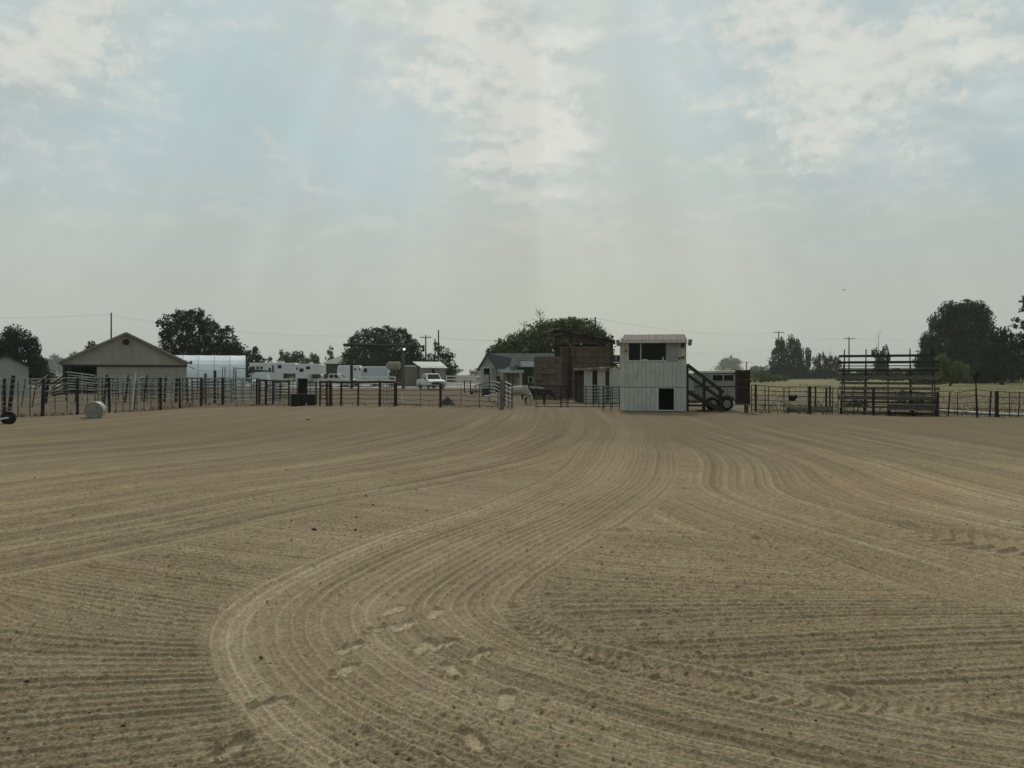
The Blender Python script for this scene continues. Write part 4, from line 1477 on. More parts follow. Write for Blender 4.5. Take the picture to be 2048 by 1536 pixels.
def tan_shed():
    Y = 104
    xc = gx(862, Y)
    t = thing('shed', 'small tan shed with a pale lean-to roof behind the parked pickup', 'shed', (xc, Y, -0.02))
    P = lambda px: gx(px, Y) - xc
    MB().span(P(834), P(840), 0.0, 3, 0, gz(732, Y)).build('wall', mat('brown_side_wall', (0.12, 0.11, 0.09), .8), t)
    for i in range(8):
        a, b_ = P(840) + (P(891) - P(840)) * i / 8, P(840) + (P(891) - P(840)) * (i + 1) / 8 - .02
        MB().span(a, b_, .01 * (i % 2), .1, 0, gz(733, Y)).build('wall_panel', mat('shed_tan', (0.36, 0.35, 0.29), .75, .08), t)
    MB().span(P(864), P(869), -0.04, -.003, 0, gz(737, Y)).build('door', M_DARKROOM, t)
    b = MB()
    A = [(P(843), -0.5, gz(735, Y)), (P(896), -0.5, gz(735.5, Y)), (P(877), 3.2, gz(722.5, Y)), (P(819), 3.2, gz(722, Y))]
    b.v = A + [(x, y, z - 0.1) for x, y, z in A]
    b.f = [(0, 1, 2, 3), (7, 6, 5, 4), (0, 4, 5, 1), (1, 5, 6, 2), (2, 6, 7, 3), (3, 7, 4, 0)]
    b.build('roof', mat('pale_shed_roof', (0.46, 0.46, 0.42), .5, .08), t)
    t = thing('storage_container', 'plain tan storage container beside the small tan shed', 'container', (gx(820, Y + 1.2), Y + 1.2, -0.02))
    w = 15 * Y / F
    Mc = mat('container_tan', (0.24, 0.225, 0.19), .7, .08)
    for i in range(6):
        MB().span(-w + 2 * w * i / 6, -w + 2 * w * (i + 1) / 6 - .02, .015 * (i % 2), 2.4, 0.1, gz(733, Y)).build('side_panel', Mc, t)
    MB().span(-w, w * .5, -0.05, 2.5, gz(732.6, Y), gz(730, Y)).build('roof', M_WHITE, t)


tan_shed()

# ------------------------------------------------------------------ announcer's booth


BOOTH_RZ = -math.atan((1305.5 - 1024) / F)          # the booth is square to the spectator


def booth():
    Y = gY(824.6)
    x0, x1 = gx(1241, Y), gx(1370, Y)
    xc = (x0 + x1) / 2
    t = thing('announcer_booth', 'tall white boarded announcer booth with a dark window and a low black doorway', 'booth', (xc, Y, 0), BOOTH_RZ)

    def bw(x, y, z):
        c_, s_ = math.cos(BOOTH_RZ), math.sin(BOOTH_RZ)
        return (xc + x * c_ - y * s_, Y + x * s_ + y * c_, z)
    P = lambda px: gx(px, Y) - xc
    Zf = lambda py: gz(py, Y)
    l, r = P(1242), P(1369.5)
    D = 2.5
    seam = Zf(774.6)
    zt = Zf(684)
    wl, wr, wb, wt = P(1258), P(1331.5), Zf(720.5), Zf(686)
    dl, dr, db, dt = P(1317), P(1347), Zf(819.5), Zf(776.5)
    # boards: upper row and lower row
    n = 15
    g = random.Random(2)
    for row in (0, 1):
        for i in range(n):
            a = l + (r - l) * i / n
            b_ = l + (r - l) * (i + 1) / n - 0.010
            off = g.uniform(0, 0.007)
            segs = [(seam + 0.012, zt)] if row else [(0.06, seam - 0.012)]
            hole = (wl, wr, wb, wt) if row else (dl, dr, db, dt)
            for z0, z1 in segs:
                cuts = []
                if b_ <= hole[0] or a >= hole[1]:
                    cuts = [(a, b_, z0, z1)]
                else:
                    aa, b2 = max(a, hole[0]), min(b_, hole[1])
                    if a < hole[0]:
                        cuts.append((a, hole[0], z0, z1))
                    if b_ > hole[1]:
                        cuts.append((hole[1], b_, z0, z1))
                    if hole[2] > z0:
                        cuts.append((aa, b2, z0, hole[2]))
                    if hole[3] < z1:
                        cuts.append((aa, b2, hole[3], z1))
                for xa_, xb_, za_, zb_ in cuts:
                    if xb_ - xa_ > .012 and zb_ - za_ > .012:
                        MB().span(xa_, xb_, off, 0.06, za_, zb_).build('siding_board', M_BOOTH, t)
    MB().span(l, r, 0.018, 0.05, seam - 0.02, seam + 0.02).build('seam_strip', M_DARKROOM, t)
    # backing and inside
    b = MB()
    b.span(l, l + .05, 0.063, D, 0.06, zt + .2)
    b.build('side_wall', M_BOOTH, t)
    b = MB()
    b.span(r - .05, r, 0.063, D, 0.06, zt + .2)
    b.build('side_wall', M_BOOTH, t)
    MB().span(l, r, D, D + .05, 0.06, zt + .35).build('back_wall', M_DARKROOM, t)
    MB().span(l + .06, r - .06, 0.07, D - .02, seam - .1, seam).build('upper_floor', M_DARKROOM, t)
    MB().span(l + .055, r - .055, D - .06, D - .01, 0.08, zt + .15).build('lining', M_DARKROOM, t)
    # corner trims and skirts
    for x in (l - .035, r + .002):
        MB().span(x, x + .033, -0.022, 0.10, 0.05, zt).build('corner_trim', M_TRIM, t)
    MB().span(l, r, 0.01, D, 0.0, 0.055).build('skid_beam', M_DARKROOM, t)
    # window
    f = MB()
    fw = .05
    f.span(wl - fw, wr + fw, -0.03, -0.002, wb - fw, wb)
    f.span(wl - fw, wl, -0.03, -0.002, wb, wt)
    w = f.build('window', M_TRIM, t)
    mx = P(1281.8)
    MB().span(mx - .022, mx + .022, -0.02, 0.05, wb, wt).build('mullion', M_TRIM, w)
    MB().span(wr - .03, wr + .02, -0.025, -0.002, wb, wt).build('mullion', M_GREYWOOD, w)
    MB().span(mx + .022, wr - .03, 0.035, 0.042, wb, wt).build('pane', M_GLASS, w)
    MB().span(wl, mx - .022, 0.055, 0.062, wb, wt).build('pane', M_GLASS, w)
    MB().span(P(1332), P(1354.5), -0.035, -0.006, wb - .02, wt).build('sliding_shutter', mat('pale_shutter', (0.36, 0.39, 0.39), .5, .06), w)
    # things seen in the window sill
    MB().box((P(1290), 0.0, wb + .03), (0.24, 0.05, 0.05)).build('sill_clutter', M_TRIM, w)
    MB().tube([(P(1325.5), 0.0, wb), (P(1325.5), 0.0, wb + .12), (P(1325.5), 0.0, wb + .17)], [.035, .03, .012], 8).build('bottle', M_TRIM, w)
    # painted black mark: a plain row of small figures by the window
    Mk = mat('black_print', (0.02, 0.02, 0.02), .7, .05)
    b = MB()
    for px, py, ww, hh in ((1350, 717, 2.2, 4), (1354, 714, 2.4, 8), (1353.5, 710, 3, 3), (1357.5, 717, 2, 4.5), (1361, 715.5, 2.2, 6), (1365, 716, 2.8, 5), (1366.6, 713.5, 1.5, 3)):
        b.box((P(px), -0.012, Zf(py)), (ww * Y / F, 0.004, hh * Y / F), (0, R(rnd.uniform(-12, 12)), 0))
    b.build('emblem', Mk, t)
    # doorway
    d = MB()
    d.span(dl - .03, dl, -0.012, 0.06, db, dt).span(dr, dr + .03, -0.012, 0.06, db, dt).span(dl - .03, dr + .03, -0.012, 0.06, dt, dt + .03)
    dd = d.build('doorway', M_TRIM, t)
    MB().span(dl, dr, 0.7, 0.72, db - .05, dt).build('doorway_shade', M_DARKROOM, dd)  # dark sheet standing in for the unlit inside
    MB().span(dl - .02, dr + .02, -0.03, 0.06, db - .05, db).build('sill', M_TRIM, dd)
    # roof: sheets sloping down to the front
    zr0, zr1 = Zf(681), Zf(671.3)
    ra, rb = P(1244), P(1372.5)
    m = 18
    for i in range(m):
        a, b_ = ra + (rb - ra) * i / m, ra + (rb - ra) * (i + 1) / m
        bb = MB()
        mid = (a + b_) / 2
        y0, y1 = -0.28, D + .2
        h = 0.022
        prof = [(a, 0), (mid - .03, 0), (mid - .015, h), (mid + .015, h), (mid + .03, 0), (b_, 0)]
        for q in range(5):
            (xa_, ha), (xb_, hb) = prof[q], prof[q + 1]
            bb.quad((xa_, y0, zr0 + ha), (xb_, y0, zr0 + hb), (xb_, y1, zr0 + hb + .42), (xa_, y1, zr0 + ha + .42))
        bb.build('roof_sheet', M_CORR, t)
    MB().span(ra, rb, -0.27, -0.235, zr0 - .115, zr0 - .004).build('fascia', M_TRIM, t)
    MB().prism([(-.23, zr0 - .06), (D + .1, zr0 + .32), (D + .1, zr0 + .40), (-.23, zr0 - .012)], 'x', ra + .01, rb - .01).build('roof_deck', M_DARKROOM, t)
    # under-eave
    MB().span(l, r, -0.2, 0.0, zt - .01, zt + .03).build('soffit', M_BOOTH, t)
    # lamp by the window
    MB().tube([(P(1252.5), -0.11, Zf(703.5)), (P(1252.5), -0.11, Zf(698))], [0.07, 0.035], 10).build('wall_lamp', mat('brass_lamp', (0.16, 0.13, 0.05), .5), t)
    # black speaker under the eave
    s = thing('loudspeaker', 'small black loudspeaker fixed under the booth eave', 'speaker', bw(P(1364), -.12, Zf(695)), BOOTH_RZ)
    MB().box((0, 0, .09), (0.15, 0.13, 0.18)).build('cabinet', M_BLACKPL, s, bevel=.01)
    MB().tube([(0, -.066, .07), (0, -.075, .07)], .05, 10).build('cone', M_DARKMETAL, s)
    # floodlights at the roof corners
    for px, py, tilt, lab in ((1237, 685.5, 0.20, 'grey floodlight at the booth roof corner nearest the hay barn'), (1378, 685.5, -0.20, 'grey floodlight at the booth roof corner above the stairs')):
        s = thing('floodlight', lab, 'floodlight', bw(P(px), -.05, Zf(py)), BOOTH_RZ, 'floodlights on the booth')
        h = MB().box((0, 0, 0), (0.17, 0.12, 0.28), (R(-10), -tilt * 0.8, 0)).build('housing', M_DARKMETAL, s, bevel=.015)
        MB().box((0, -.068, -.005), (0.13, 0.008, 0.23), (R(-10), -tilt * 0.8, 0)).build('lens', mat('lamp_lens', (0.22, 0.23, 0.24), .2, .05), s)
        MB().tube([(0, .03, -.02), ((0.2 if px < 1300 else -0.2), .1, -.03)], .015, 6).build('arm', M_DARKMETAL, s)
    # cooling unit on a bracket at the side
    s = thing('cooling_unit', 'boxy evaporative cooler hung on a bracket at the booth side', 'cooler', bw(P(1232.5), .5, Zf(724)), BOOTH_RZ)
    b = MB().box((0, 0, .17), (0.36, 0.5, 0.33))
    b.build('housing', mat('cooler_grey', (0.14, 0.13, 0.115), .6), s)
    for i in range(3):
        MB().box((-.10 + i * .1, -.255, .17), (0.06, 0.012, 0.25)).build('louvre', M_DARKMETAL if i != 1 else M_TANTRIM, s)
    MB().box((0.02, 0, -.05), (0.40, 0.5, 0.06)).build('bracket', M_BLACKWOOD, s)
    MB().bar((-.15, -.1, -.07), (.2, -.1, -.35), .05, .05).build('strut', M_BLACKWOOD, s)


booth()


def booth_stairs():
    Yn, Yf = gY(824.6) + 0.15, gY(824.6) + 1.1
    Y = Yn
    x0 = gx(1372, Y)
    t = thing('stairs', 'dark timber stairs with slanting rails going up to the booth', 'stairs', (x0 + .02, Yn - .22, 0), BOOTH_RZ)
    P = lambda px: gx(px, Y) - x0
    Z = lambda py: gz(py, Y)
    for y, nm in ((0.0, 0), (Yf - Yn, 1)):
        dz = 0.0
        MB().bar((P(1371.5), y - .03 + .06 * nm, Z(729)), (P(1442), y - .03 + .06 * nm, Z(784)), 0.09, 0.13).build('handrail', M_OLDWOOD, t)
        MB().bar((P(1373), y, Z(750)), (P(1437), y, Z(797)), 0.04, 0.13).build('mid_rail', M_OLDWOOD, t)
        MB().bar((P(1374), y, Z(787) + .06), (P(1440), y, 0.05), 0.05, 0.20).build('stringer', M_BLACKWOOD, t)
        for px, top in ((1372.5, 728), (1405, 755), (1437, 781)):
            MB().box((P(px), y + (.055 if nm == 0 else -.055), Z(top) / 2), (0.085, 0.06, Z(top))).build('post', M_BLACKWOOD, t)
    n = 6
    for i in range(n):
        f = (i + .5) / n
        x = P(1376) + (P(1440) - P(1376)) * f
        z = Z(783) * (1 - f) + .03
        MB().box((x, (Yf - Yn) / 2, z + .06), (0.27, Yf - Yn - .06, 0.04)).build('tread', M_OLDWOOD, t)
    MB().bar((P(1373), -.02, Z(803)), (P(1404), -.02, Z(803)), .04, .1).build('cross_rail', M_BLACKWOOD, t)
    MB().bar((P(1373), 0.9, Z(812)), (P(1404), 0.9, Z(812)), .04, .1).build('cross_rail', M_GREYWOOD, t)


booth_stairs()


def brown_board():
    Y = 34.2
    t = thing('notice_board', 'tall dark brown board on two posts beside the white horse trailer', 'board', (gx(1486, Y), Y, 0))
    P = lambda px: gx(px, Y) - gx(1486, Y)
    Z = lambda py: gz(py, Y)
    l, r, zb, zt = P(1471.5), P(1500), Z(808), Z(742)
    for i in range(4):
        z0, z1 = zb + (zt - zb) * i / 4, zb + (zt - zb) * (i + 1) / 4 - .003
        MB().span(l + .03, r - .03, .01 * (i % 2), .06, z0, z1).build('panel', M_RUST, t)
    f = MB()
    f.span(l, r, -.03, .09, zt, zt + .05).span(l, r, -.03, .09, zb - .05, zb - .012).span(l, l + .028, -.03, .09, zb, zt).span(r - .028, r, -.03, .09, zb, zt)
    f.build('frame', M_BLACKWOOD, t)
    for px in (1490.7, 1495):
        MB().box((P(px), .04, Z(808) / 2), (.07, .07, Z(808) - .06)).build('leg', M_BLACKWOOD, t)
    MB().box((P(1492), -.02, Z(771)), (.08, .012, .05)).build('latch', M_DARKMETAL, t)


brown_board()


def bleachers():
    th = math.atan((1777 - 1024) / F)
    D0 = 32.3 / math.cos(th)
    t = thing('bleachers', 'weathered timber bleachers of seven long planks on dark steel uprights', 'bleachers', (gx(1777, 32.3), 32.3, 0), -th)

    def lx(px, yo):
        return (D0 + yo) * math.tan(math.atan((px - 1024) / F) - th)

    def lz(py, yo):
        return gz(py, (D0 + yo) * math.cos(th))
    rows = [(1777, 1874, 808, 819, 0), (1676, 1876, 792, 800, .55), (1677, 1880, 774, 779.5, 1.1), (1677, 1880, 754, 758.5, 1.65),
            (1677, 1879, 738, 743.5, 2.2), (1677, 1879, 721.8, 727, 2.75), (1677.5, 1870, 709, 714, 3.3)]
    for i, (a, b_, ya, yb, yo) in enumerate(rows):
        za, zb = lz(ya, yo), lz(yb, yo)
        xa, xb = lx(a, yo), lx(b_, yo)
        MB().span(xa, xb, yo, yo + .045, zb, za).build('face_plank', M_GREYWOOD if i < 4 else M_BLACKWOOD, t)
        MB().span(xa + .01, xb - .01, yo + .048, yo + .29, za - .045, za).build('seat_plank', M_GREYWOOD, t)
        if i > 1:
            MB().span(xa + .02, xb - .02, yo - .20, yo - .01, zb - .24, zb - .20).build('foot_plank', M_GREYWOOD, t)
    for ya, yb, yo in ((730.5, 732.5, 2.6), (747, 750, 2.05), (764.5, 768.5, 1.5), (784, 788, .9), (803, 807, .35), (813, 817, .25), (824, 830, .1)):
        MB().span(lx(1680, yo), lx(1872, yo), yo + .3, yo + .34, lz(yb, yo), lz(ya, yo)).build('brace_plank', M_GREYWOOD, t)
    top = lz(698, 3.4)
    for px in (1685, 1730, 1776, 1822, 1869):
        x = lx(px, 1.7)
        MB().tube([(x, 3.42, 0), (x, 3.42, top)], .026, 6).build('upright', M_BLACK, t)
        MB().bar((x, 0.15, .26), (x, 3.3, lz(714, 3.3) - .05), .045, .09).build('stringer', M_BLACK, t)
        MB().box((x, .2, .16), (.07, .07, .32)).build('leg', M_BLACK, t)
        MB().box((x, 1.3, .55), (.055, .055, 1.1)).build('leg', M_BLACK, t)
        MB().bar((x, .25, .05), (x, 3.38, .05), .05, .05).build('sill', M_BLACK, t)
    MB().span(lx(1777, -.4), lx(1829, -.4), -.42, -.1, .26, .30).build('step_plank', M_GREYWOOD, t)
    for px in (1779, 1826):
        MB().box((lx(px, -.3), -.26, .13), (.09, .28, .26)).build('step_leg', M_BLACK, t)


bleachers()

# ------------------------------------------------------------------ poles, wires, gate beam
M_POLEWOOD = mat('pole_wood', (0.065, 0.055, 0.046), 0.9, 0.2, 3)


def utility_pole(px, top, Y, label, cross=True, arm=1.1, xtra=False, r=0.14):
    x = gx(px, Y)
    t = thing('utility_pole', label, 'utility pole', (x, Y, -0.02), 0, 'utility poles along the road')
    h = gz(top, Y)
    MB().tube([(0, 0, 0), (0, 0, h)], [r * 1.15, r * .8], 8).build('pole', M_POLEWOOD, t)
    if cross:
        MB().box((0, -.12, h - .45), (arm * 2, .1, .13)).build('crossarm', M_POLEWOOD, t)
        for s in (-.9, -.45, .45, .9):
            MB().tube([(s * arm, -.12, h - .38), (s * arm, -.12, h - .16)], [.05, .04], 6).build('insulator', M_DARKMETAL, t)
    if xtra:
        MB().tube([(-.42, -.1, h - 2.9), (-.42, -.1, h - 1.8)], .22, 8).build('transformer', M_DARKMETAL, t)
    return (x, Y, h)


P_A = utility_pole(222.5, 625, 130, 'utility pole rising behind the ridge of the tan barn', False)
MB_ = MB
t_ = None
P_B = utility_pole(851.5, 670, 135, 'utility pole with a crossarm and transformer beside the dark tree', True, 1.0, True)
utility_pole(870, 677, 118, 'short pole with a knobbly top standing between two utility poles', False, r=.11)
P_C = utility_pole(877, 660, 116, 'taller plain pole above the roof of the small tan shed', False, r=.12)
P_D = utility_pole(1190.5, 634, 112, 'utility pole poking out of the olive tree over the hay barn', False)
P_E = utility_pole(1557.5, 662, 205, 'utility pole with a crossarm rising from the tallest poplar clump', True, 1.4, r=.17)
P_F = utility_pole(1698, 674, 190, 'utility pole with a crossarm behind the top bleacher planks', True, 1.4, r=.17)
P_G = utility_pole(1493, 723, 430, 'tiny hazy utility pole far off behind the brown board', True, 3.2, r=.35)
utility_pole(1836, 699, 160, 'thin pole with a single short arm beside the huge dark tree', True, .6, r=.09)


def wire(p, q, sag, label, r=0.013):
    p, q = Vector(p), Vector(q)
    mid = (p + q) / 2
    pts = []
    for i in range(17):
        f = i / 16
        v = p.lerp(q, f)
        v.z -= sag * 4 * f * (1 - f)
        pts.append(tuple(v - mid))
    o = MB().tube(pts, r, 5).build('power_line', mat('grey_wire', (0.30, 0.31, 0.31), .6), loc=tuple(mid))
    tag(o, label, 'power line', 'power lines')


wire((gx(-240, 130), 130, gz(629, 130)), (P_A[0], P_A[1], P_A[2] - .3), .6, 'thin power line running out of frame from the pole behind the tan barn')
wire((P_A[0], P_A[1], P_A[2] - .5), (P_B[0], P_B[1], P_B[2] + .2), 1.6, 'thin power line over the white hoop shelter between two poles')
wire((P_C[0], P_C[1], P_C[2] - 1.2), (P_D[0], P_D[1], P_D[2] - 2.0), .9, 'thin power line over the blue-roofed stable')
wire((P_D[0], P_D[1], P_D[2] - .2), (P_E[0], P_E[1], P_E[2] - .3), 1.4, 'thin power line passing above the announcer booth roof')
wire((P_D[0], P_D[1], P_D[2] - 3.5), (P_E[0], P_E[1], P_E[2] - 4.5), 1.9, 'lower thin power line passing behind the booth floodlight')
wire((P_E[0], P_E[1], P_E[2] - .3), (P_F[0], P_F[1], P_F[2] - .3), 1.0, 'thin power line between the two poles by the bleachers')
wire((P_F[0], P_F[1], P_F[2] - .3), (gx(2300, 175), 175, gz(650, 175)), 2.0, 'thin power line running away past the huge dark tree')


def ranch_gate():
    Y = 92
    x0 = gx(762, Y)
    t = thing('ranch_gate', 'tall overhead ranch gate: a dark beam across two timber posts', 'gate', (x0, Y, -0.02))
    P = lambda px: gx(px, Y) - x0
    b = MB().tube([(P(687), 0, gz(689.5, Y)), (P(735), 0, gz(690, Y)), (P(845), 0.2, gz(692.5, Y))], [0.19, 0.17, 0.12], 8)
    b.build('beam', M_BLACKWOOD, t)
    for px, top in ((703, 691), (806.5, 694)):
        MB().tube([(P(px), 0, 0), (P(px), 0, gz(735, Y)), (P(px), 0, gz(top, Y))], [.20, .18, .11], 8).build('post', M_BLACKWOOD if px < 750 else M_GREYWOOD, t)
    s = thing('yard_light', 'small bright white yard light hung under the ranch gate beam', 'lamp', (gx(809, Y), Y - .25, gz(696, Y) - .1))
    MB().tube([(-.2, .12, .12), (0, 0, .1)], .04, 6).build('arm', M_DARKMETAL, s)
    MB().tube([(0, 0, 0), (0, 0, .1)], [.22, .14], 12).build('shade', M_WHITE, s)
    lm = bpy.data.materials.new('lamp_glow')
    lm.use_nodes = True
    lm.node_tree.nodes['Principled BSDF'].inputs['Emission Color'].default_value = (.95, 1, .95, 1)
    lm.node_tree.nodes['Principled BSDF'].inputs['Emission Strength'].default_value = 1.2
    MB().tube([(0, -.04, -.16), (0, -.03, -.08), (0, -.02, -.01)], [.10, .17, .14], 12).build('bulb', lm, s, smooth=True)


ranch_gate()

# ------------------------------------------------------------------ fences


def post_fence(name, label, posts, levels, m_post, m_wire, r_post=0.055, r_wire=0.010, sag=0.02, box=False, cat='fence', wname='wire', group=None, topm=None, topr=None):
    """posts: (px, base_py, top_py[, lean_px]) ; levels: fractions of post height"""
    W = []
    for p in posts:
        Y = gY(p[1])
        lean = p[3] if len(p) > 3 else 0
        W.append((gx(p[0], Y), Y, gz(p[2], Y), lean * Y / F, p[4] if len(p) > 4 else r_post))
    o = W[len(W) // 2]
    t = thing(name, label, cat, (o[0], o[1], -0.0), 0, group)
    for x, y, z, ln, rp in W:
        b = MB()
        if box:
            b.bar((x - o[0], y - o[1], -.05), (x - o[0] + ln, y - o[1], z), rp * 2, rp * 2)
        else:
            b.tube([(x - o[0], y - o[1], -.05), (x - o[0] + ln, y - o[1], z)], [rp, rp * .92], 8)
        b.build('post', m_post, t)
    for k, f in enumerate(levels):
        pts = []
        for i in range(len(W)):
            x, y, z, ln, rp = W[i]
            p = Vector((x - o[0] + ln * f, y - o[1] - rp * .9, z * f))
            if i:
                q = pts[-1]
                for u in (1 / 3, 2 / 3):
                    v = Vector(q).lerp(p, u)
                    v.z -= sag * rnd.uniform(.4, 1.3) * (0.15 if (topm and k == len(levels) - 1) else 1)
                    pts.append(tuple(v))
            pts.append(tuple(p))
        top = (k == len(levels) - 1) and topm
        MB().tube(pts, topr if top else r_wire, 6).build('top_rail' if top else wname, topm if top else m_wire, t)
    return t


def panel(label, p0, p1, tops, nr=6, m=M_GALV, r=0.022, ups=(0.0, 1.0), group='steel corral panels', bot=0.18, name='corral_panel', cat='corral panel', mup=None, h=None):
    """steel pipe panel between two ground pixels"""
    (ax, ay), (bx, by) = gp(*p0), gp(*p1)
    za, zb = (gz(tops[0], ay), gz(tops[1], by)) if h is None else (h, h)
    t = thing(name, label, cat, (ax, ay, 0), 0, group)
    d = Vector((bx - ax, by - ay, 0))
    for i in range(nr):
        f = bot + (1 - bot) * i / (nr - 1)
        MB().tube([(0, 0, za * f), (d.x, d.y, zb * f)], r, 6).build('rail', m, t)
    for u in ups:
        z = za + (zb - za) * u
        MB().tube([(d.x * u, d.y * u, 0.02), (d.x * u, d.y * u, z)], r * 1.15, 6).build('upright', mup or m, t)
    return t


def fences():
    # left rail fence of the arena
    post_fence('cable_fence', 'dark post and cable fence along the arena side behind the white barrel',
               [(-60, 839, 757), (-20, 837, 757), (9, 825, 757, 0, .07), (85, 833.5, 757, 2, .075), (155, 829, 755, 0, .06), (219, 825, 755, -1, .06), (321, 817.5, 755, 0, .075),
                (360, 814.5, 755, -1, .06), (403, 811, 755, 0, .07)], (.14, .32, .5, .68, .84, 1.0), M_DARKPOST, M_WIRE, .06, .016, .015)
    # thin stays between the posts
    post_fence('stay_fence', 'thin dark stays woven through the cables beside the black wheel',
               [(4, 826, 768), (36, 835, 762), (60, 832, 762), (110, 827, 768), (134, 826, 768), (175, 824, 768)], (.25, .95), M_RUSTWIRE, M_WIRE, .02, .008, .01)
    post_fence('stay_fence', 'thin dark stays woven through the cables behind the white slalom pole',
               [(px, 826 - (px - 190) * .072, 759 + (px * 7 % 5), (px * 3 % 7) - 3) for px in range(190, 404, 14)], (.2, .42, .72, .93), M_RUSTWIRE, M_WIRE, .02, .011, .01)
    # second, leaning fence behind
    post_fence('leaning_fence', 'row of leaning dark posts behind the arena side fence',
               [(19, 820, 751, 8, .10), (43, 812, 757, 8, .03), (64, 814, 765, 9, .03), (90, 806, 748, 8, .11), (150, 806, 757, 4, .04), (207, 812, 750, 7, .07), (250, 804, 750, 7, .07),
                (269, 806, 756, 2, .06), (288, 803, 750, 6, .07), (328, 803, 752, 5, .07), (352, 804, 755, 2, .1), (376, 806, 757, -2, .06)], (.2, .4, .6, .8, .97), M_DARKPOST, M_WIRE, .07, .016, .01)
    # far strip of light rails seen in the gap left of the barn
    post_fence('rail_fence', 'pale rail fence in the gap between the grey shed and the tan barn',
               [(62, 777, 759), (92, 776, 759), (122, 775, 759), (150, 775, 758)], (.4, .75, 1), M_GREYWOOD, mat('pale_rail', (.5, .5, .36), .7), .08, .06, 0)
    # steel panels in front of the barn
    panel('grey steel panel in front of the open bay of the tan barn', (133, 801), (190, 803), (744, 751), 7, M_GALV, .035, (0, .55, 1), bot=.42)
    panel('dark steel panel leaning out of the tan barn bay', (104, 801), (133, 802), (769, 747), 5, M_BLACK, .06, (1,), bot=.3)
    for i, (a, b_, mm, nr, lab) in enumerate((
        ((365, 805), (402, 804), M_DARKPIPE, 6, 'dark steel panel against the corner of the tan barn'),
        ((405, 806.5), (446, 806), M_GALV, 6, 'grey steel panel below the white hoop shelter'),
        ((410, 801), (462, 801), M_DARKPIPE, 7, 'dark steel panel second row below the white hoop shelter'),
        ((448, 807), (464, 804), M_GALV, 5, 'short grey steel panel set askew below the white hoop shelter'),
        ((463, 808), (508, 806), M_GALV, 6, 'grey steel panel ending at the dark double post'),
        ((470, 802), (520, 801), M_DARKPIPE, 6, 'dark steel panel behind the grey one at the dark double post'),
    )):
        panel(lab, a, b_, (756.5 + i % 3, 757), nr, mm, .024 if i % 2 else .03, (0, .33, .66, 1) if i % 2 else (0, .5, 1), bot=.14)
    for i, (a, b_, t0, mm, nr, lab) in enumerate((
        ((196, 804), (236, 803), 757, M_DARKPIPE, 6, 'dark steel panel against the tan barn wall, nearest its open bay'),
        ((238, 803), (282, 802.5), 757, M_GALV, 6, 'grey steel panel against the tan barn wall behind the white slalom pole'),
        ((284, 802.5), (330, 802), 757, M_DARKPIPE, 6, 'dark steel panel against the tan barn wall past the white slalom pole'),
        ((332, 802), (368, 801), 757, M_GALV, 7, 'grey steel panel at the far corner of the tan barn wall'),
        ((384, 798), (430, 797), 757, M_DARKPIPE, 7, 'dark steel panel third row below the white hoop shelter'),
        ((432, 797), (500, 796), 756, M_GALV, 7, 'long grey steel panel third row below the hoop shelter end'),
        ((522, 803), (560, 803), 762, M_GALV, 7, 'grey steel panel third row behind the timber posts'),
        ((548, 799), (610, 799), 763, M_DARKPIPE, 7, 'dark steel panel far behind the black barrels'),
        ((612, 800), (652, 801), 765, M_DARKPIPE, 6, 'dark steel panel behind the shorter black barrel'),
    )):
        panel(lab, a, b_, (t0, t0), nr, mm, .028, (0, .22, .48, .74, 1), bot=.12)
    for px, top, b_, mm, lab in ((411, 747, 807, M_GREYWOOD, 'slim grey post sticking up below the hoop shelter'), (430, 741, 806, M_DARKPOST, 'stout dark green post sticking up below the hoop shelter'),
                                 (445.5, 755, 809, M_DARKPOST, 'plain dark post between steel panels below the hoop shelter')):
        x, y = gp(px, b_)
        z = gz(top, y)
        o = MB().bar((0, 0, -.05), (0, 0, z), .13, .13).build('post', mm, loc=(x, y, 0))
        tag(o, lab, 'post')
    # chute frames: thin upright loops above the panels
    for px, lab in ((445, 'thin steel loop frame standing before the hoop shelter'), (467, 'second thin steel loop frame nearer the hoop shelter end')):
        x, y = gp(px, 803)
        z = gz(734, y)
        t = thing('loop_frame', lab, 'frame', (x, y, 0), 0, 'steel loop frames')
        w = 5 * y / F
        MB().tube([(0, 0, 0), (0, 0, z), (w, 0, z), (w, 0, 0)], .025, 6).build('loop', M_DARKPIPE, t)
        if px > 450:
            MB().tube([(w, 0, z - .08), (w * 4.5, .3, z - .1)], .025, 6).build('rail', M_DARKPIPE, t)
            MB().tube([(.05, .05, z - .1), (w * .7, .05, z - .9)], .02, 6).build('brace', M_DARKPIPE, t)
    # centre: heavy posts and brown top rail
    post_fence('timber_fence', 'dark timber posts with a brown top rail beside the black barrels',
               [(513.5, 808, 758, 0, .065), (518.5, 808, 759, 0, .06), (531.5, 809, 759, 1, .075), (546, 808, 760, 0, .06), (578, 812, 761, 0, .05)], (.16, .36, .55, .75, .97), M_DARKPOST, M_DARKPIPE, .06, .02, 0,
               topm=M_BROWNPOST, topr=.06)
    panel('dark steel panel between the timber posts and the black barrels', (533, 805), (578, 806), (765, 765), 6, M_DARKPIPE, .024, (0, .3, .6, 1), bot=.2)
    panel('short steel panel with pale rails above the shorter black barrel', (608, 809), (633, 809), (758, 758), 7, M_GALV, .022, (0, 1), bot=.42, mup=M_BLACK)
    panel('dark steel panel with pale bars beside the black barrels', (577, 808), (600, 808), (760, 758), 7, M_GALV, .018, (0, .4, 1), bot=.4, mup=M_BLACK)
    x, y = gp(605, 810)
    t = thing('chute_door', 'narrow black chute door standing above the black barrels', 'door', (x, y, 0))
    z = gz(757, y)
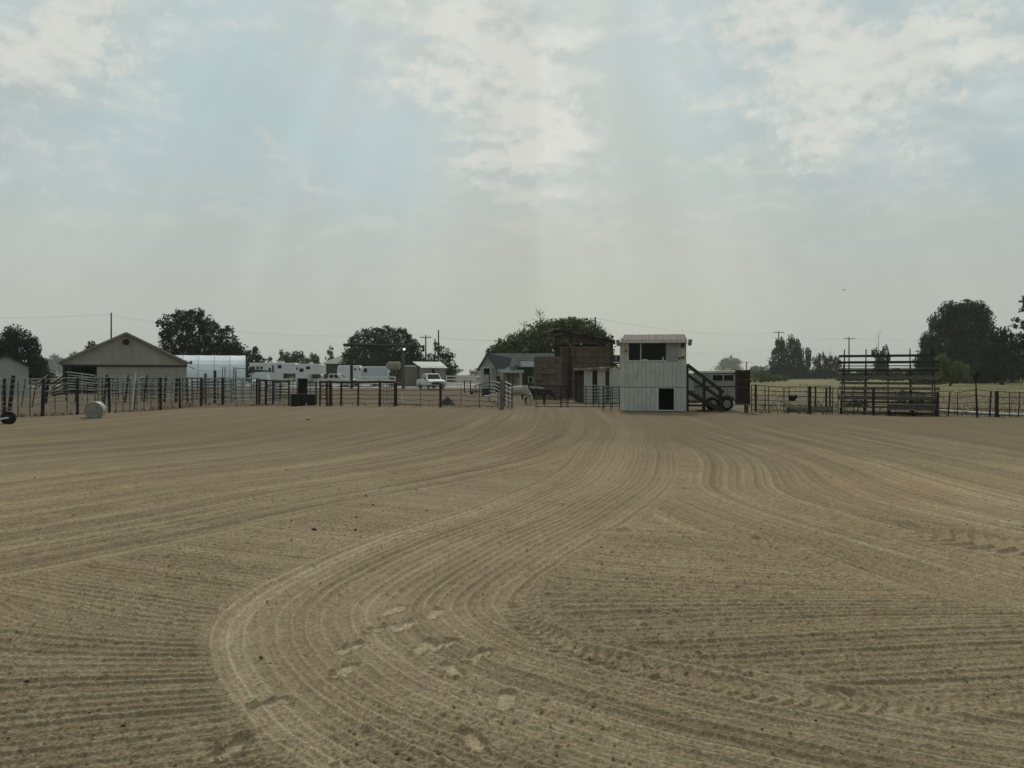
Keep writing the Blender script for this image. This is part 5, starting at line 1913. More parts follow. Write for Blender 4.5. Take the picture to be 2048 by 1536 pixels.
    for i in range(4):
        MB().span(-.28 + .14 * i, -.28 + .14 * (i + 1) - .006, .006 * (i % 2), .05, .1, z).build('board', M_BLACK, t)
    MB().bar((-.2, -.02, z * .95), (.2, -.02, z * .95), .03, .08).build('cleat', M_BLACK, t)
    # cable fence with sagging rusty cables
    post_fence('cable_fence', 'fence of brown posts and sagging rusty cables before the ranch gate',
               [(640, 812, 763, 0, .05), (654, 812.5, 763, 0, .05), (661, 812.5, 762.5, 0, .11), (682, 811.5, 764, 1, .065), (716, 812, 764, 1, .06), (759, 813.5, 763, 1, .07), (790, 813, 764, 0, .07)],
               (.14, .32, .5, .66, .82, .99), M_BROWNPOST, M_RUSTWIRE, .06, .018, .05, topm=M_BROWNPOST, topr=.07)
    post_fence('cable_fence', 'fence of rusty cables and thin stays from the gap to the big gate post',
               [(793, 813.5, 768, 0, .05), (841, 815, 768, 0, .015), (881, 815.5, 767, 0, .075), (922, 816, 768, 0, .015), (959, 817, 770, 0, .018), (996, 818, 772, 0, .02)], (.13, .34, .54, .74, .97), M_BROWNPOST, M_RUSTWIRE, .05, .016, .04)
    panel('narrow wire gate between two brown posts below the ranch gate', (762, 812), (789, 812), (764, 764), 9, M_WIRE, .012, (0, .2, .42, .58, .8, 1), bot=.1, name='wire_gate', cat='gate')
    # big gate post with its gates
    x, y = gp(1003.5, 819.5)
    z = gz(759, y)
    o = MB().tube([(0, 0, -.05), (0.02, 0, z * .5), (0, 0, z)], [.125, .12, .11], 10).build('gate_post', M_GREYWOOD, loc=(x, y, 0), smooth=False)
    tag(o, 'thick grey timber gate post carrying pale curved pipe gates', 'gate post')
    for lab, pts, dirn in (('pale pipe gate swung back from the thick gate post towards the pickup', [(1000, 812, 767), (991, 804, 763), (979, 800, 762)], 0),
                           ('pale pipe gate swung forward from the thick gate post beside the grey horse', [(1010, 813, 763), (1024, 817.5, 770)], 1)):
        w = [(gp(a, b_), gz(c, gY(b_))) for a, b_, c in pts]
        t = thing('pipe_gate', lab, 'gate', (w[0][0][0], w[0][0][1], 0), 0, 'pale pipe gates')
        ox, oy = w[0][0]
        for i in range(6):
            f = .14 + .86 * i / 5
            MB().tube([(p[0] - ox, p[1] - oy, z_ * f) for p, z_ in w], .026, 6).build('rail', M_GALV, t)
        for p, z_ in (w[0], w[-1]):
            MB().tube([(p[0] - ox, p[1] - oy, .05), (p[0] - ox, p[1] - oy, z_)], .032, 6).build('upright', M_DARKPIPE, t)
        if dirn:
            p, z_ = ((w[0][0][0] + w[1][0][0]) / 2, (w[0][0][1] + w[1][0][1]) / 2), (w[0][1] + w[1][1]) / 2
            MB().tube([(p[0] - ox, p[1] - oy, .05), (p[0] - ox, p[1] - oy, z_)], .03, 6).build('upright', M_DARKPIPE, t)
    x, y = gp(979, 800)
    o = MB().tube([(0, 0, -.05), (0, 0, gz(747, y))], .045, 8).build('post', M_DARKPOST, loc=(x, y, 0))
    tag(o, 'thin dark post at the far end of the swung back pipe gate', 'post')
    # holding pen
    panel('dark pipe panel of the pen behind the dark horse', (1072, 815), (1121, 815), (771, 772), 7, M_DARKPIPE, .020, (0, 1), bot=.05)
    panel('narrow dark pipe gate in the middle of the horse pen', (1121, 815), (1136, 815), (772, 772), 6, M_DARKPIPE, .020, (0, .2, .75, 1), bot=.05, name='pipe_gate', cat='gate')
    panel('dark pipe panel of the pen before the hay stack', (1136, 815), (1187, 814.5), (772, 773), 7, M_DARKPIPE, .020, (0, .7), bot=.05)
    panel('dark pipe panel of the pen before the cream stalls', (1187, 814.5), (1208, 815.5), (771, 773), 7, M_DARKPIPE, .022, (0, .5, 1), bot=.05)
    panel('pale pipe panel swung out at the side of the booth', (1206, 823), (1239, 821), (773.5, 772), 6, M_GALV, .020, (0, .46, 1), bot=.25, mup=M_DARKPIPE)
    panel('dark pipe panel close behind the pale one at the side of the booth', (1208, 817), (1242, 817), (776, 775), 8, M_DARKPIPE, .02, (0, .5, 1), bot=.1)
    panel('pale pipe panel deep in the pen before the cream stalls', (1168, 808), (1212, 808), (770, 771), 6, M_GALV, .02, (0, .5, 1), bot=.15)
    # right of the booth
    panel('dark pipe panel in front of the white horse trailer', (1405, 818), (1471, 820), (770, 772), 4, M_DARKPIPE, .018, (0, .7), bot=.2)
    panel('dark pipe panel between the brown board and the wide gate', (1503, 826), (1568, 827), (770, 774), 6, M_DARKPIPE, .018, (0, .13, .42, .53, 1), bot=.12)
    panel('dark pipe panel with a black bundle hung on it', (1568, 827), (1619, 828), (774, 774), 6, M_DARKPIPE, .018, (0, .2, .95), bot=.12)
    for px, top, b_, lab in ((1511.5, 769, 822, 'stout dark post just past the brown board'), (1620, 772, 830, 'stout dark post between two pipe panels left of the bleachers'),
                             (1652.5, 775, 817, 'dark post between the white goal frame and the bleachers'), (1747, 778, 832, 'stout dark post standing before the second bleacher bay'),
                             (1875.5, 783, 834, 'stout dark post at the end of the bleachers')):
        x, y = gp(px, b_)
        o = MB().tube([(0, 0, -.05), (0, 0, gz(top, y))], .055, 8).build('post', M_DARKPOST, loc=(x, y, 0))
        tag(o, lab, 'post', 'fence posts by the bleachers')
    panel('dark pipe panel beside the bleachers', (1622, 829), (1676, 830), (775, 777), 6, M_DARKPIPE, .016, (0, .8, 1), bot=.12)
    panel('thin pipe panel across the front of the first bleacher bays', (1685, 830.5), (1747, 831.5), (779, 780), 4, M_DARKPIPE, .014, (.35,), bot=.15)
    panel('thin pipe panel across the front of the last bleacher bays', (1747, 831.5), (1876, 834), (780, 786), 4, M_DARKPIPE, .014, (.35, .68), bot=.15)
    post_fence('pipe_fence', 'dark pipe fence along the dry field past the bleachers',
               [(1877, 833, 782, 0, .03), (1896, 833, 783, 4, .03), (1915, 834, 785, 0, .018), (1953, 836, 778, -2, .02), (1979, 834, 782, 3, .035), (1993.5, 836, 782, 0, .075), (2019, 836, 784, 0, .018), (2036, 836, 784, 4, .02),
                (2070, 838, 783, 0, .06), (2130, 840, 783, 0, .06)], (.12, .32, .55, .78, .99), M_DARKPOST, M_DARKPIPE, .03, .014, .0, wname='rail')
    # pale pipe lying on the ground along the fence
    b = MB()
    x, y = gp(1960, 829)
    pts = [(gx(px, gY(py)) - x, gY(py) - y, .06) for px, py in ((1835, 822), (1900, 825), (1960, 829), (2040, 833), (2120, 836))]
    o = b.tube(pts, .065, 8).build('ground_pipe', mat('pale_pipe', (.58, .57, .52), .6, .08), loc=(x, y, 0))
    tag(o, 'long pale irrigation pipe lying in the dry grass along the fence', 'pipe')
    # white board fence round the parking place
    Gw = 'white vinyl fences'

    def vinyl(label, pts, h, nr, pw=.13):
        w = [(gx(px, Y), Y) for px, Y in pts]
        t = thing('vinyl_fence', label, 'fence', (w[0][0], w[0][1], 0), 0, Gw)
        for x, y in w:
            MB().box((x - w[0][0], y - w[0][1], h / 2 + .03), (pw, pw, h + .1)).build('post', M_WHITE, t)
        for i in range(nr):
            z = h - .08 - i * (h - .1) / nr
            for (ax, ay), (bx, by) in zip(w[:-1], w[1:]):
                MB().bar((ax - w[0][0], ay - w[0][1] - .01, z), (bx - w[0][0], by - w[0][1] - .01, z), .05, .15).build('rail', M_WHITE, t)

    vinyl('white three-rail fence in front of the parked horse trailers', [(722, 108), (743, 107), (764, 106), (790, 105)], 1.45, 3)
    vinyl('white three-rail fence running towards the blue-roofed stable', [(893, 112), (915, 109), (936, 106), (957, 103), (979, 100)], 1.55, 3)
    vinyl('low white two-rail fence in front of the white trailers', [(545, 92), (565, 91.5), (604, 91), (642, 90.5), (680, 90), (699, 89.5)], 1.25, 2, .16)
    t = thing('pole_rack', 'two dark posts carrying a short pale crossbar before the white fence', 'rack', (gx(935, 72), 72, 0))
    for s in (-.28, .28):
        MB().box((s, 0, .55), (.1, .1, 1.1)).build('post', M_DARKPOST, t)
    MB().box((0, 0, 1.14), (.95, .12, .08)).build('crossbar', mat('straw_wood', (.40, .37, .24), .8), t)
    t = thing('ramp', 'grey sloping ramp plank behind the swung back pipe gate', 'ramp', (gx(968, 70), 70, 0))
    MB().bar((-.9, 0, .72), (1.2, 0, 1.15), .5, .07).build('deck', M_GREYWOOD, t)
    for xx, zz in ((-.8, .68), (1.1, 1.08)):
        MB().box((xx, 0, zz / 2), (.08, .4, zz)).build('leg', M_DARKPOST, t)
    # white pipe gate before the pickup
    t = thing('pipe_gate', 'low white pipe gate in front of the parked pickup', 'gate', (gx(834, 80), 80, 0))
    L = gx(883, 80) - gx(834, 80)
    for z in (.28, .62, .95):
        MB().tube([(0, 0, z), (L, 0, z)], .04, 6).build('rail', M_WHITE, t)
    for f in (0, .38, 1):
        MB().tube([(L * f, 0, 0), (L * f, 0, 1.0 if f else 1.2)], .055, 6).build('post', M_WHITE, t)


fences()


def field_frames():
    # white goal-like frame and boards behind the right-hand fence
    Y = 40
    t = thing('goal_frame', 'pale topped frame on two dark legs behind the fence left of the bleachers', 'frame', (gx(1645, Y), Y, 0))
    P = lambda px: gx(px, Y) - gx(1645, Y)
    z = gz(773, Y)
    for px in (1631, 1660):
        MB().box((P(px), 0, z / 2), (.07, .07, z)).build('leg', M_DARKPOST, t)
    MB().span(P(1627), P(1661), -.1, .1, z, z + .07).build('top_board', mat('pale_board', (.62, .60, .48), .6), t)
    for i, (a, b_, py, Yb, lab) in enumerate(((1543, 1566, 800, 44, 'short pale board lying in the dry field past the brown board'), (1568, 1640, 803.5, 42, 'long pale board on the ground under the black bundle'),
                                               (1640, 1692, 806, 41, 'pale board on the ground beside the bleacher end'), (1598, 1616, 767, 60, 'pale board top edge seen over the fence left of the bleachers'))):
        x = (gx(a, Yb) + gx(b_, Yb)) / 2
        w = gx(b_, Yb) - gx(a, Yb)
        zz = gz(py, Yb)
        o = MB().box((0, 0, zz - .03), (w, .18, .07)).span(-w / 2 + .05, -w / 2 + .12, -.05, .05, 0, zz - .067).span(w / 2 - .12, w / 2 - .05, -.05, .05, 0, zz - .067).build('low_board', mat('pale_board', (.62, .60, .48), .6), loc=(x, Yb, -.01))
        tag(o, lab, 'board', 'pale boards in the field')
    for i, (py, Yb) in enumerate(((814, 38.5), (820, 37), (826, 35.5))):
        x = gx(1618, Yb)
        o = MB().box((0, 0, .05), (gx(1662, Yb) - gx(1572, Yb), .14, .1)).build('ground_rail', M_GREYWOOD, loc=(x, Yb, -.01))
        tag(o, ('weathered rail on the ground farthest behind the pipe panel', 'weathered rail on the ground midway behind the pipe panel', 'weathered rail on the ground close behind the pipe panel')[i], 'rail', 'weathered ground rails')
    # black bundle hung on the fence
    x, y = gp(1584, 827)
    b = MB()
    g = random.Random(6)
    b.tube([(-.18, 0, 0), (-.1, 0, .06), (.05, 0, .05), (.16, 0, .09), (.22, 0, .02)], [.03, .11, .10, .11, .03], 8)
    b.tube([(-.12, 0, -.02), (.0, 0, -.06), (.14, 0, -.02)], [.05, .09, .04], 8)
    o = b.build('black_bundle', M_BLACK, loc=(x, y - .05, gz(797, y)), smooth=True)
    tag(o, 'small black bundle of rope or tack hung on the pipe panel', 'bundle')
    # pole with a dark box on top
    x, y = gp(1956, 836)
    t = thing('speaker_pole', 'slim leaning dark pole with a black horn speaker on top', 'pole', (x, y, 0))
    z = gz(757, y)
    MB().tube([(0, 0, -.05), (-.06, 0, z * .6), (-.10, 0, z)], .028, 6).build('pole', M_BLACK, t)
    h = MB().box((-.11, 0, z + .12), (.12, .12, .28)).build('speaker', M_BLACKPL, t, bevel=.02)
    MB().tube([(-.11, -.03, z + .18), (-.11, -.16, z + .19)], [.05, .10], 10).build('horn', M_BLACKPL, h)
    MB().box((-.17, 0, z + .0), (.10, .03, .03)).build('bracket', M_BLACK, t)


field_frames()


def arena_props():
    # white barrel lying on its side
    x, y = gp(185, 837)
    t = thing('barrel', 'white steel barrel lying on its side by the arena fence', 'barrel', (x, y + .2, 0), R(21))
    r = .33
    prof = [(0, -.45, r), ]
    b = MB()
    ys = [-.44, -.43, -.40, -.17, -.15, -.13, .13, .15, .17, .40, .43, .44]
    rs = [r, r + .008, r - .006, r - .006, r + .010, r - .006, r - .006, r + .010, r - .006, r - .006, r + .008, r]
    b.tube([(0, q, r + .01) for q in ys], rs, 28, caps=False)
    b.build('drum', mat('dirty_white_drum', (.54, .53, .48), .5, .18, 4), t, smooth=True)
    for s in (-1, 1):
        MB().tube([(0, s * .415, r + .01), (0, s * .405, r + .01)], r - .012, 28).build('lid', mat('grey_lid', (.36, .36, .33), .6, .15, 4), t)
    MB().tube([(.12, -.416, r + .12), (.12, -.43, r + .12)], .03, 8).build('bung', M_DARKMETAL, t)
    # black barrels
    for px, py, hh, lab in ((590.5, 813, 25, 'black plastic barrel at the gap-side end of the pair below the chute door'), (602, 812.5, 24.5, 'black plastic barrel standing in the middle of the black barrels'),
                            (623, 811.5, 22.5, 'shorter black plastic barrel under the pale-railed panel')):
        x, y = gp(px, py)
        h = hh * y / F
        t = thing('barrel', lab, 'barrel', (x, y, 0), 0, 'black barrels')
        rr = .255
        MB().tube([(0, 0, q * h) for q in (0, .02, .33, .35, .37, .63, .65, .67, .97, 1)], [rr * q for q in (.96, 1, 1, 1.03, 1, 1, 1.03, 1, 1, .95)], 18).build('drum', M_BLACKPL, t, smooth=False)
        MB().tube([(0, 0, h), (0, 0, h + .012)], rr * .9, 18).build('lid', M_BLACKPL, t)
    # bending pole on its base
    x, y = gp(265, 824)
    t = thing('bending_pole', 'white slalom pole standing in a small dark base', 'pole', (x, y, 0))
    MB().tube([(0, 0, .03), (.07, 0, gz(744, y) * .55), (.16, 0, gz(744, y))], .028, 8).build('pole', M_WHITE, t)
    bs = MB().tube([(0, 0, 0), (0, 0, .04), (0, 0, .07)], [.17, .16, .06], 14).build('base', M_DARKMETAL, t)
    MB().tube([(-.15, -.02, .045), (.15, -.02, .05)], .02, 6).build('base_rim', M_WHITE, bs)
    MB().tube([(.06, .05, 0), (.09, .05, .75)], .035, 6).build('socket', M_BROWNPOST, t)
    # wheel with white axle at the edge of the view
    x, y = gp(17, 849.5)
    t = thing('implement_wheel', 'black rubber wheel on a white axle at the arena edge', 'wheel', (x, y, 0), R(16))
    MB().tube([(0, -.07, .24), (0, -.05, .24), (0, .05, .24), (0, .07, .24)], [.19, .24, .24, .19], 24).build('tyre', M_BLACK, t)
    MB().tube([(0, -.075, .24), (0, .075, .24)], .11, 14).build('hub', M_DARKMETAL, t)
    MB().tube([(.03, -.11, .25), (-.35, -.13, .19), (-1.3, -.2, .10)], .034, 8).build('axle', M_WHITE, t)
    # dark pile and scraps behind the cable fence
    x, y = gp(893, 811)
    b = MB()
    g = random.Random(12)
    b.v = [(-.5, -.2, 0), (.5, -.25, 0), (.55, .3, 0), (-.45, .35, 0), (-.22, 0, .28), (.05, .02, .52), (.3, .05, .30), (-.62, .1, 0), (.0, -.3, .05)]
    b.f = [(0, 8, 4), (8, 1, 6), (8, 6, 5), (8, 5, 4), (1, 2, 6), (2, 5, 6), (2, 3, 5), (3, 4, 5), (3, 7, 4), (7, 0, 4)]
    o = b.build('tarp_heap', mat('charcoal_tarp', (.06, .06, .058), .8), loc=(x, y, 0))
    tag(o, 'dark peaked heap of tarp beside a post of the cable fence', 'tarp')
    x, y = gp(806, 805)
    t = thing('broken_chair', 'thin pale broken chair frame behind the cable fence', 'chair', (x, y, 0), R(20))
    MB().tube([(-.18, 0, .0), (.0, 0, .62)], .018, 6).build('leg', M_WHITE, t)
    MB().tube([(.05, .1, 0), (-.05, .1, .35)], .018, 6).build('leg', M_WHITE, t)
    MB().box((-.12, .05, .10), (.36, .3, .04), (0, .3, 0)).build('seat', M_WHITE, t)
    # low berms of soil along the fence foot
    for px, w, py, lab in ((822, 44, 811, 'low dark soil berm along the fence left of the tarp heap'), (968, 52, 814, 'low dark soil berm beside the thick gate post')):
        x, y = gp(px, py)
        b = MB()
        k = w * y / F
        n = 20
        for i in range(n + 1):
            f = i / n
            hgt = .17 * math.sin(math.pi * f) ** .8 * (1 + .25 * math.sin(9 * f))
            for q, (dy, kz) in enumerate(((-.45, 0), (-.2, .75), (.05, 1), (.3, .6), (.55, 0))):
                b.v.append((-k + 2 * k * f, dy, -.025 + hgt * kz))
        for i in range(n):
            for q in range(4):
                a = i * 5 + q
                b.f.append((a, a + 5, a + 6, a + 1))
        o = b.build('soil_berm', M_YARD, loc=(x, y, 0), smooth=True)
        tag(o, lab, 'soil heap', 'soil berms')
    # things in the yard by the gate
    x, y = gp(975, 803)
    t = thing('plastic_stool', 'small white plastic seat before the swung back pipe gate', 'stool', (x, y, 0))
    MB().box((0, 0, .37), (.42, .36, .05)).build('seat', M_WHITE, t, bevel=.015)
    for sx in (-.17, .17):
        for sy in (-.13, .13):
            MB().tube([(sx * 1.1, sy, 0), (sx, sy, .35)], .025, 6).build('leg', M_WHITE, t)
    Y = 62
    t = thing('water_tub', 'dark blue-green tub beside the ramp behind the pipe gate', 'tub', (gx(973, Y), Y, 0))
    MB().tube([(0, 0, 0), (0, 0, .55), (0, 0, .58)], [.36, .42, .44], 16).build('tub', mat('dark_teal_plastic', (.03, .055, .06), .5), t)
    MB().tube([(0, 0, .58), (0, 0, .60)], [.40, .40], 16).build('water', M_GLASS, t)
    Y = 66
    t = thing('small_barrow', 'small dull red barrow with a pale tray near the pole rack', 'barrow', (gx(950, Y), Y, 0))
    MB().box((0, 0, .42), (.6, .4, .2)).build('tray', mat('pale_tray', (.40, .33, .31), .7), t, bevel=.03)
    MB().tube([(-.28, -.05, .16), (-.28, .05, .16)], .16, 12).build('wheel', M_BLACK, t)
    for s in (-.15, .15):
        MB().tube([(-.28, s, .2), (.6, s, .45)], .02, 6).build('handle', M_RUST, t)
    for s in (-.15, .15):
        MB().tube([(.2, s, 0), (.15, s, .35)], .02, 6).build('leg', M_RUST, t)
    # round bale on a dark stack by the gate post
    Y = 112
    t = thing('wood_stack', 'dark stack under the round straw bale by the ranch gate post', 'stack', (gx(793, Y), Y, 0))
    for r_ in range(4):
        for c in range(3):
            MB().box((-.75 + .75 * c + .1 * (r_ % 2), 0, .28 + .5 * r_), (.7, 1.4, .46)).build('crate', M_OLDWOOD, t)
    o = MB().tube([(-.9, 0, 0), (-.85, -.1, 0), (.75, -.25, 0), (.8, -.25, 0)], [.5, .62, .62, .5], 18).build('round_bale', mat('straw', (.30, .27, .2), .95, .15, 3, .5, 20), loc=(gx(790, Y), Y, gz(731.5, Y)))
    tag(o, 'pale round straw bale lying on top of the dark stack', 'bale')


arena_props()

# ------------------------------------------------------------------ vehicles


def wheel(t, x, y, r, w, spare=False):
    ty = MB().tube([(x, y - w / 2, r), (x, y - w / 2 + .03, r), (x, y + w / 2 - .03, r), (x, y + w / 2, r)], [r * .82, r, r, r * .82], 20).build('wheel', M_BLACK, t)
    s = -1
    MB().tube([(x, y - w / 2 - .012, r), (x, y - w / 2 + .02, r)], r * .58, 14).build('rim', M_RIM, ty)


def pickup(label, loc, rz, sc=1.0, cab4=True):
    """local +x is the front"""
    t = thing('pickup_truck', label, 'pickup truck', loc, rz, 'parked pickups')
    t.scale = (sc,) * 3
    W = .98
    prof = [(-2.75, .55), (-2.75, 1.15), (2.0, 1.18), (2.65, 1.05), (2.78, .95), (2.8, .55), (2.25, .42), (1.2, .42), (-1.2, .42), (-2.2, .45)]
    body = MB()
    n = len(prof)
    for s, k in ((-W, 1), (-W * .97, 1.0), (W * .97, 1.0), (W, 1)):
        pass
    body.prism([(x, z) for x, z in prof], 'y', -W, W)
    body.build('body', M_WHITEPAINT, t, bevel=.05)
    x0, x1 = (-.75, 1.25) if cab4 else (-.2, 1.25)
    c = MB()
    a = [(x0, -W * .95, 1.14), (x1 + .35, -W * .95, 1.14), (x1 + .35, W * .95, 1.14), (x0, W * .95, 1.14)]
    b_ = [(x0 + .12, -W * .78, 1.86), (x1 - .45, -W * .78, 1.86), (x1 - .45, W * .78, 1.86), (x0 + .12, W * .78, 1.86)]
    c.v = a + b_
    c.f = [(3, 2, 1, 0), (4, 5, 6, 7), (0, 1, 5, 4), (1, 2, 6, 5), (2, 3, 7, 6), (3, 0, 4, 7)]
    c.build('cab', M_WHITEPAINT, t, bevel=.05)

    def lerp_face(p, q, r_, s_, u0, u1, v0, v1, off, name):
        p, q, r_, s_ = map(Vector, (p, q, r_, s_))
        nrm = (q - p).cross(s_ - p).normalized() * off
        f = lambda u, v: tuple(p.lerp(q, u).lerp(s_.lerp(r_, u), v) + nrm)
        g_ = lambda u, v: tuple(p.lerp(q, u).lerp(s_.lerp(r_, u), v) - nrm * 2)
        m = MB()
        m.v = [f(u0, v0), f(u1, v0), f(u1, v1), f(u0, v1), g_(u0, v0), g_(u1, v0), g_(u1, v1), g_(u0, v1)]
        m.f = [(0, 1, 2, 3), (7, 6, 5, 4), (0, 4, 5, 1), (1, 5, 6, 2), (2, 6, 7, 3), (3, 7, 4, 0)]
        m.build(name, M_GLASS, t)
    lerp_face(a[1], a[2], b_[2], b_[1], .08, .92, .12, .9, .012, 'windshield')
    lerp_face(a[3], a[0], b_[0], b_[3], .1, .9, .2, .85, .012, 'rear_window')
    for (p, q, r_, s_) in ((a[0], a[1], b_[1], b_[0]), (a[2], a[3], b_[3], b_[2])):
        if cab4:
            sp = ((.08, .42), (.48, .80))
        else:
            sp = ((.2, .78),)
        if p is a[2]:
            sp = tuple((1 - v, 1 - u) for u, v in sp)
        for u0, u1 in sp:
            lerp_face(p, q, r_, s_, u0, u1, .16, .86, .012, 'side_window')
    MB().span(-2.7, x0 - .05, -W * .84, W * .84, 1.155, 1.165).build('bed_floor', M_DARKROOM, t)
    MB().box((2.82, 0, .80), (.05, 1.25, .34)).build('grille', M_DARKMETAL, t, bevel=.02)
    MB().box((2.86, 0, .50), (.14, 1.9, .2)).build('bumper', M_RIM, t, bevel=.03)
    MB().box((-2.82, 0, .52), (.12, 1.85, .18)).build('bumper', M_RIM, t, bevel=.03)
    for s in (-1, 1):
        MB().box((2.78, s * .78, .84), (.09, .30, .22)).build('headlight', mat('headlight', (.6, .62, .62), .15), t, bevel=.02)
        MB().box((-2.76, s * .88, .9), (.05, .14, .4)).build('tail_light', mat('tail_red', (.25, .02, .02), .3), t)
        MB().box((x1 + .05, s * (W + .13), 1.26), (.12, .2, .2)).build('mirror', M_BLACKPL, t, bevel=.02)
        for x in (1.75, -1.65):
            wheel_pair(t, x, s * (W - .12), .39, .26, s)
    return t


def wheel_pair(t, x, y, r, w, s):
    ty = MB().tube([(x, y - w / 2, r), (x, y - w / 2 + .03, r), (x, y + w / 2 - .03, r), (x, y + w / 2, r)], [r * .82, r, r, r * .82], 20).build('wheel', M_BLACK, t)
    MB().tube([(x, y + s * (w / 2 - .02), r), (x, y + s * (w / 2 + .012), r)], r * .58, 14).build('rim', M_RIM, ty)


def vehicles():
    Y = 88
    pickup('white crew-cab pickup facing the arena behind the low white gate', (gx(858, Y), Y + 2, -.02), R(-68))
    Y = 106
    pickup('white crew-cab pickup parked side-on behind the low white fence', (gx(671, Y), Y, -.02), R(-14), 1.0)
    Y = 101
    # white hatchback: mostly hidden by the fence
    t = thing('parked_car', 'white car whose roof shows above the fence by the hoop shelter', 'car', (gx(524, Y), Y, -.02), R(-78))
    t.scale = (1.16, 1.16, 1.18)
    MB().prism([(-2.0, .3), (-2.05, .8), (-1.2, .92), (1.0, .95), (2.0, .78), (2.1, .35)], 'y', -.88, .88).build('body', M_WHITEPAINT, t, bevel=.06)
    c = MB()
    a = [(-1.6, -.84, .9), (1.1, -.84, .92), (1.1, .84, .92), (-1.6, .84, .9)]
    b_ = [(-1.1, -.62, 1.48), (.35, -.62, 1.50), (.35, .62, 1.50), (-1.1, .62, 1.48)]
    c.v = a + b_
    c.f = [(3, 2, 1, 0), (4, 5, 6, 7), (0, 1, 5, 4), (1, 2, 6, 5), (2, 3, 7, 6), (3, 0, 4, 7)]
    c.build('cabin', mat('pale_car_cabin', (.34, .36, .37), .25, .05, spec=.5), t, bevel=.04)
    MB().prism([(-1.15, 1.485), (.38, 1.505), (.30, 1.55), (-1.05, 1.54)], 'y', -.6, .6).build('roof', M_WHITEPAINT, t, bevel=.015)
    for s in (-1, 1):
        MB().box((2.05, s * .62, .66), (.1, .34, .14)).build('headlight', mat('headlight', (.6, .62, .62), .15), t, bevel=.02)
        for x in (1.3, -1.3):
            wheel_pair(t, x, s * .78, .32, .2, s)

    def trailer(label, px0, px1, Y, top, neck, wins, stripe=None, bot=.55, group='parked horse trailers', mat_=M_WHITEPAINT, rz=0, depth=2.4, nose=0.0, roofbox=None, round_top=.12):
        x0 = gx(px0, Y)
        t = thing('horse_trailer', label, 'horse trailer', (x0, Y, -.02), rz, group)
        k = Y / F
        L = (px1 - px0) * k
        H = gz(top, Y)
        nk = neck * k
        p = [(0, bot), (L - nk, bot)]
        if nk > 0:
            p += [(L - nk + .25, H * .52), (L - nose, H * .52)]
        p += [(L, H * .62 if nk > 0 else bot), (L, H - round_top), (L - .3, H), (.15, H), (0, H - round_top)]
        MB().prism(p, 'y', 0, depth).build('body', mat_, t, bevel=.06)
        MB().span(.2, L - .35, .2, depth - .2, H + .002, H + .06).build('roof_cap', M_WHITE, t)
        for a, b_, y0, y1 in wins:
            f = MB().span((a - px0) * k - .05, (b_ - px0) * k + .05, -.02, -.004, gz(y1, Y) - .05, gz(y0, Y) + .05).build('window', M_RIM, t)
            MB().span((a - px0) * k, (b_ - px0) * k, -.03, -.022, gz(y1, Y), gz(y0, Y)).build('pane', M_GLASS, f)
        if stripe:
            b = MB()
            n_ = 12
            for i in range(n_):
                f0, f1 = i / n_, (i + 1) / n_
                zz = lambda f: stripe[0] + stripe[1] * math.sin(f * 2.6)
                hh = lambda f: stripe[2] * (1 - f * .8)
                xx = lambda f: .1 + (L * .55) * f
                b.quad((xx(f0), -.006, zz(f0)), (xx(f1), -.006, zz(f1)), (xx(f1), -.006, zz(f1) + hh(f1)), (xx(f0), -.006, zz(f0) + hh(f0)))
            b.build('swoosh', mat('navy_stripe', (.02, .03, .05), .3), t)
        for x in (L * .40, L * .40 + .95):
            wheel_pair(t, x, .14, .38, .24, -1)
            wheel_pair(t, x, depth - .14, .38, .24, 1)
        MB().span(L * .40 - .5, L * .40 + 1.45, -.10, .0, .70, .80).build('fender', M_RIM, t)
        if nk > 0:
            MB().box((L - nk * .45, depth / 2, H * .26), (.14, .14, H * .52)).build('hitch', M_DARKMETAL, t)
        else:
            MB().bar((L, depth / 2, .5), (L + 1.2, depth / 2, .5), .12, .1).build('hitch', M_DARKMETAL, t)
        MB().box((L - nk - .3, depth / 2, .2), (.12, .12, .45)).build('jack_leg', M_DARKMETAL, t)
        if roofbox:
            a, b_ = roofbox
            MB().span((a - px0) * k, (b_ - px0) * k, .8, 1.6, H + .065, H + .34).build('roof_unit', M_WHITE, t, bevel=.04)
        return t

    trailer('longest white living-quarters trailer with a dark swoosh and round windows', 496, 592, 128, 726, 36, ((499, 510, 734, 740), (513.5, 517.5, 733, 738), (521, 525, 733, 738), (537.5, 541.5, 736, 742), (544.5, 547, 731, 742), (556, 562.5, 730, 736)),
            (1.95, .25, .55), roofbox=(553, 563))
    trailer('shorter white living-quarters trailer with square windows beside the longest one', 592, 645, 124, 728, 32, ((592.5, 594.5, 735, 739), (599, 607, 737, 743), (612.5, 620, 733, 738)), (1.0, .0, .12), roofbox=(616, 621))
    trailer('white horse trailer with a rounded nose behind the side-on pickup', 674, 722, 113, 731, 0, ((708, 712, 737, 740), (718, 721, 737, 740)), None, round_top=.6)
    trailer('low white stock trailer behind the three-rail fence', 724, 775, 114, 733, 0, ((728, 734, 737, 744),), None, round_top=.25, mat_=mat('pale_blue_white', (.62, .66, .70), .4, .06))
    # near trailer by the booth
    Y = 37.0
    x0 = gx(1388, Y)
    t = thing('horse_trailer', 'weathered white bumper-pull horse trailer behind the booth stairs', 'horse trailer', (x0, Y, 0))
    P = lambda px: gx(px, Y) - x0
    Z = lambda py: gz(py, Y)
    M_OLDWHITE = mat('chalky_white_paint', (.46, .455, .41), .5, .1, 1.5, streak=True)
    MB().prism([(0, Z(802)), (0, Z(751)), (.12, Z(744)), (P(1473), Z(744)), (P(1474), Z(802))], 'y', 0, 1.9).build('body', M_OLDWHITE, t, bevel=.04)
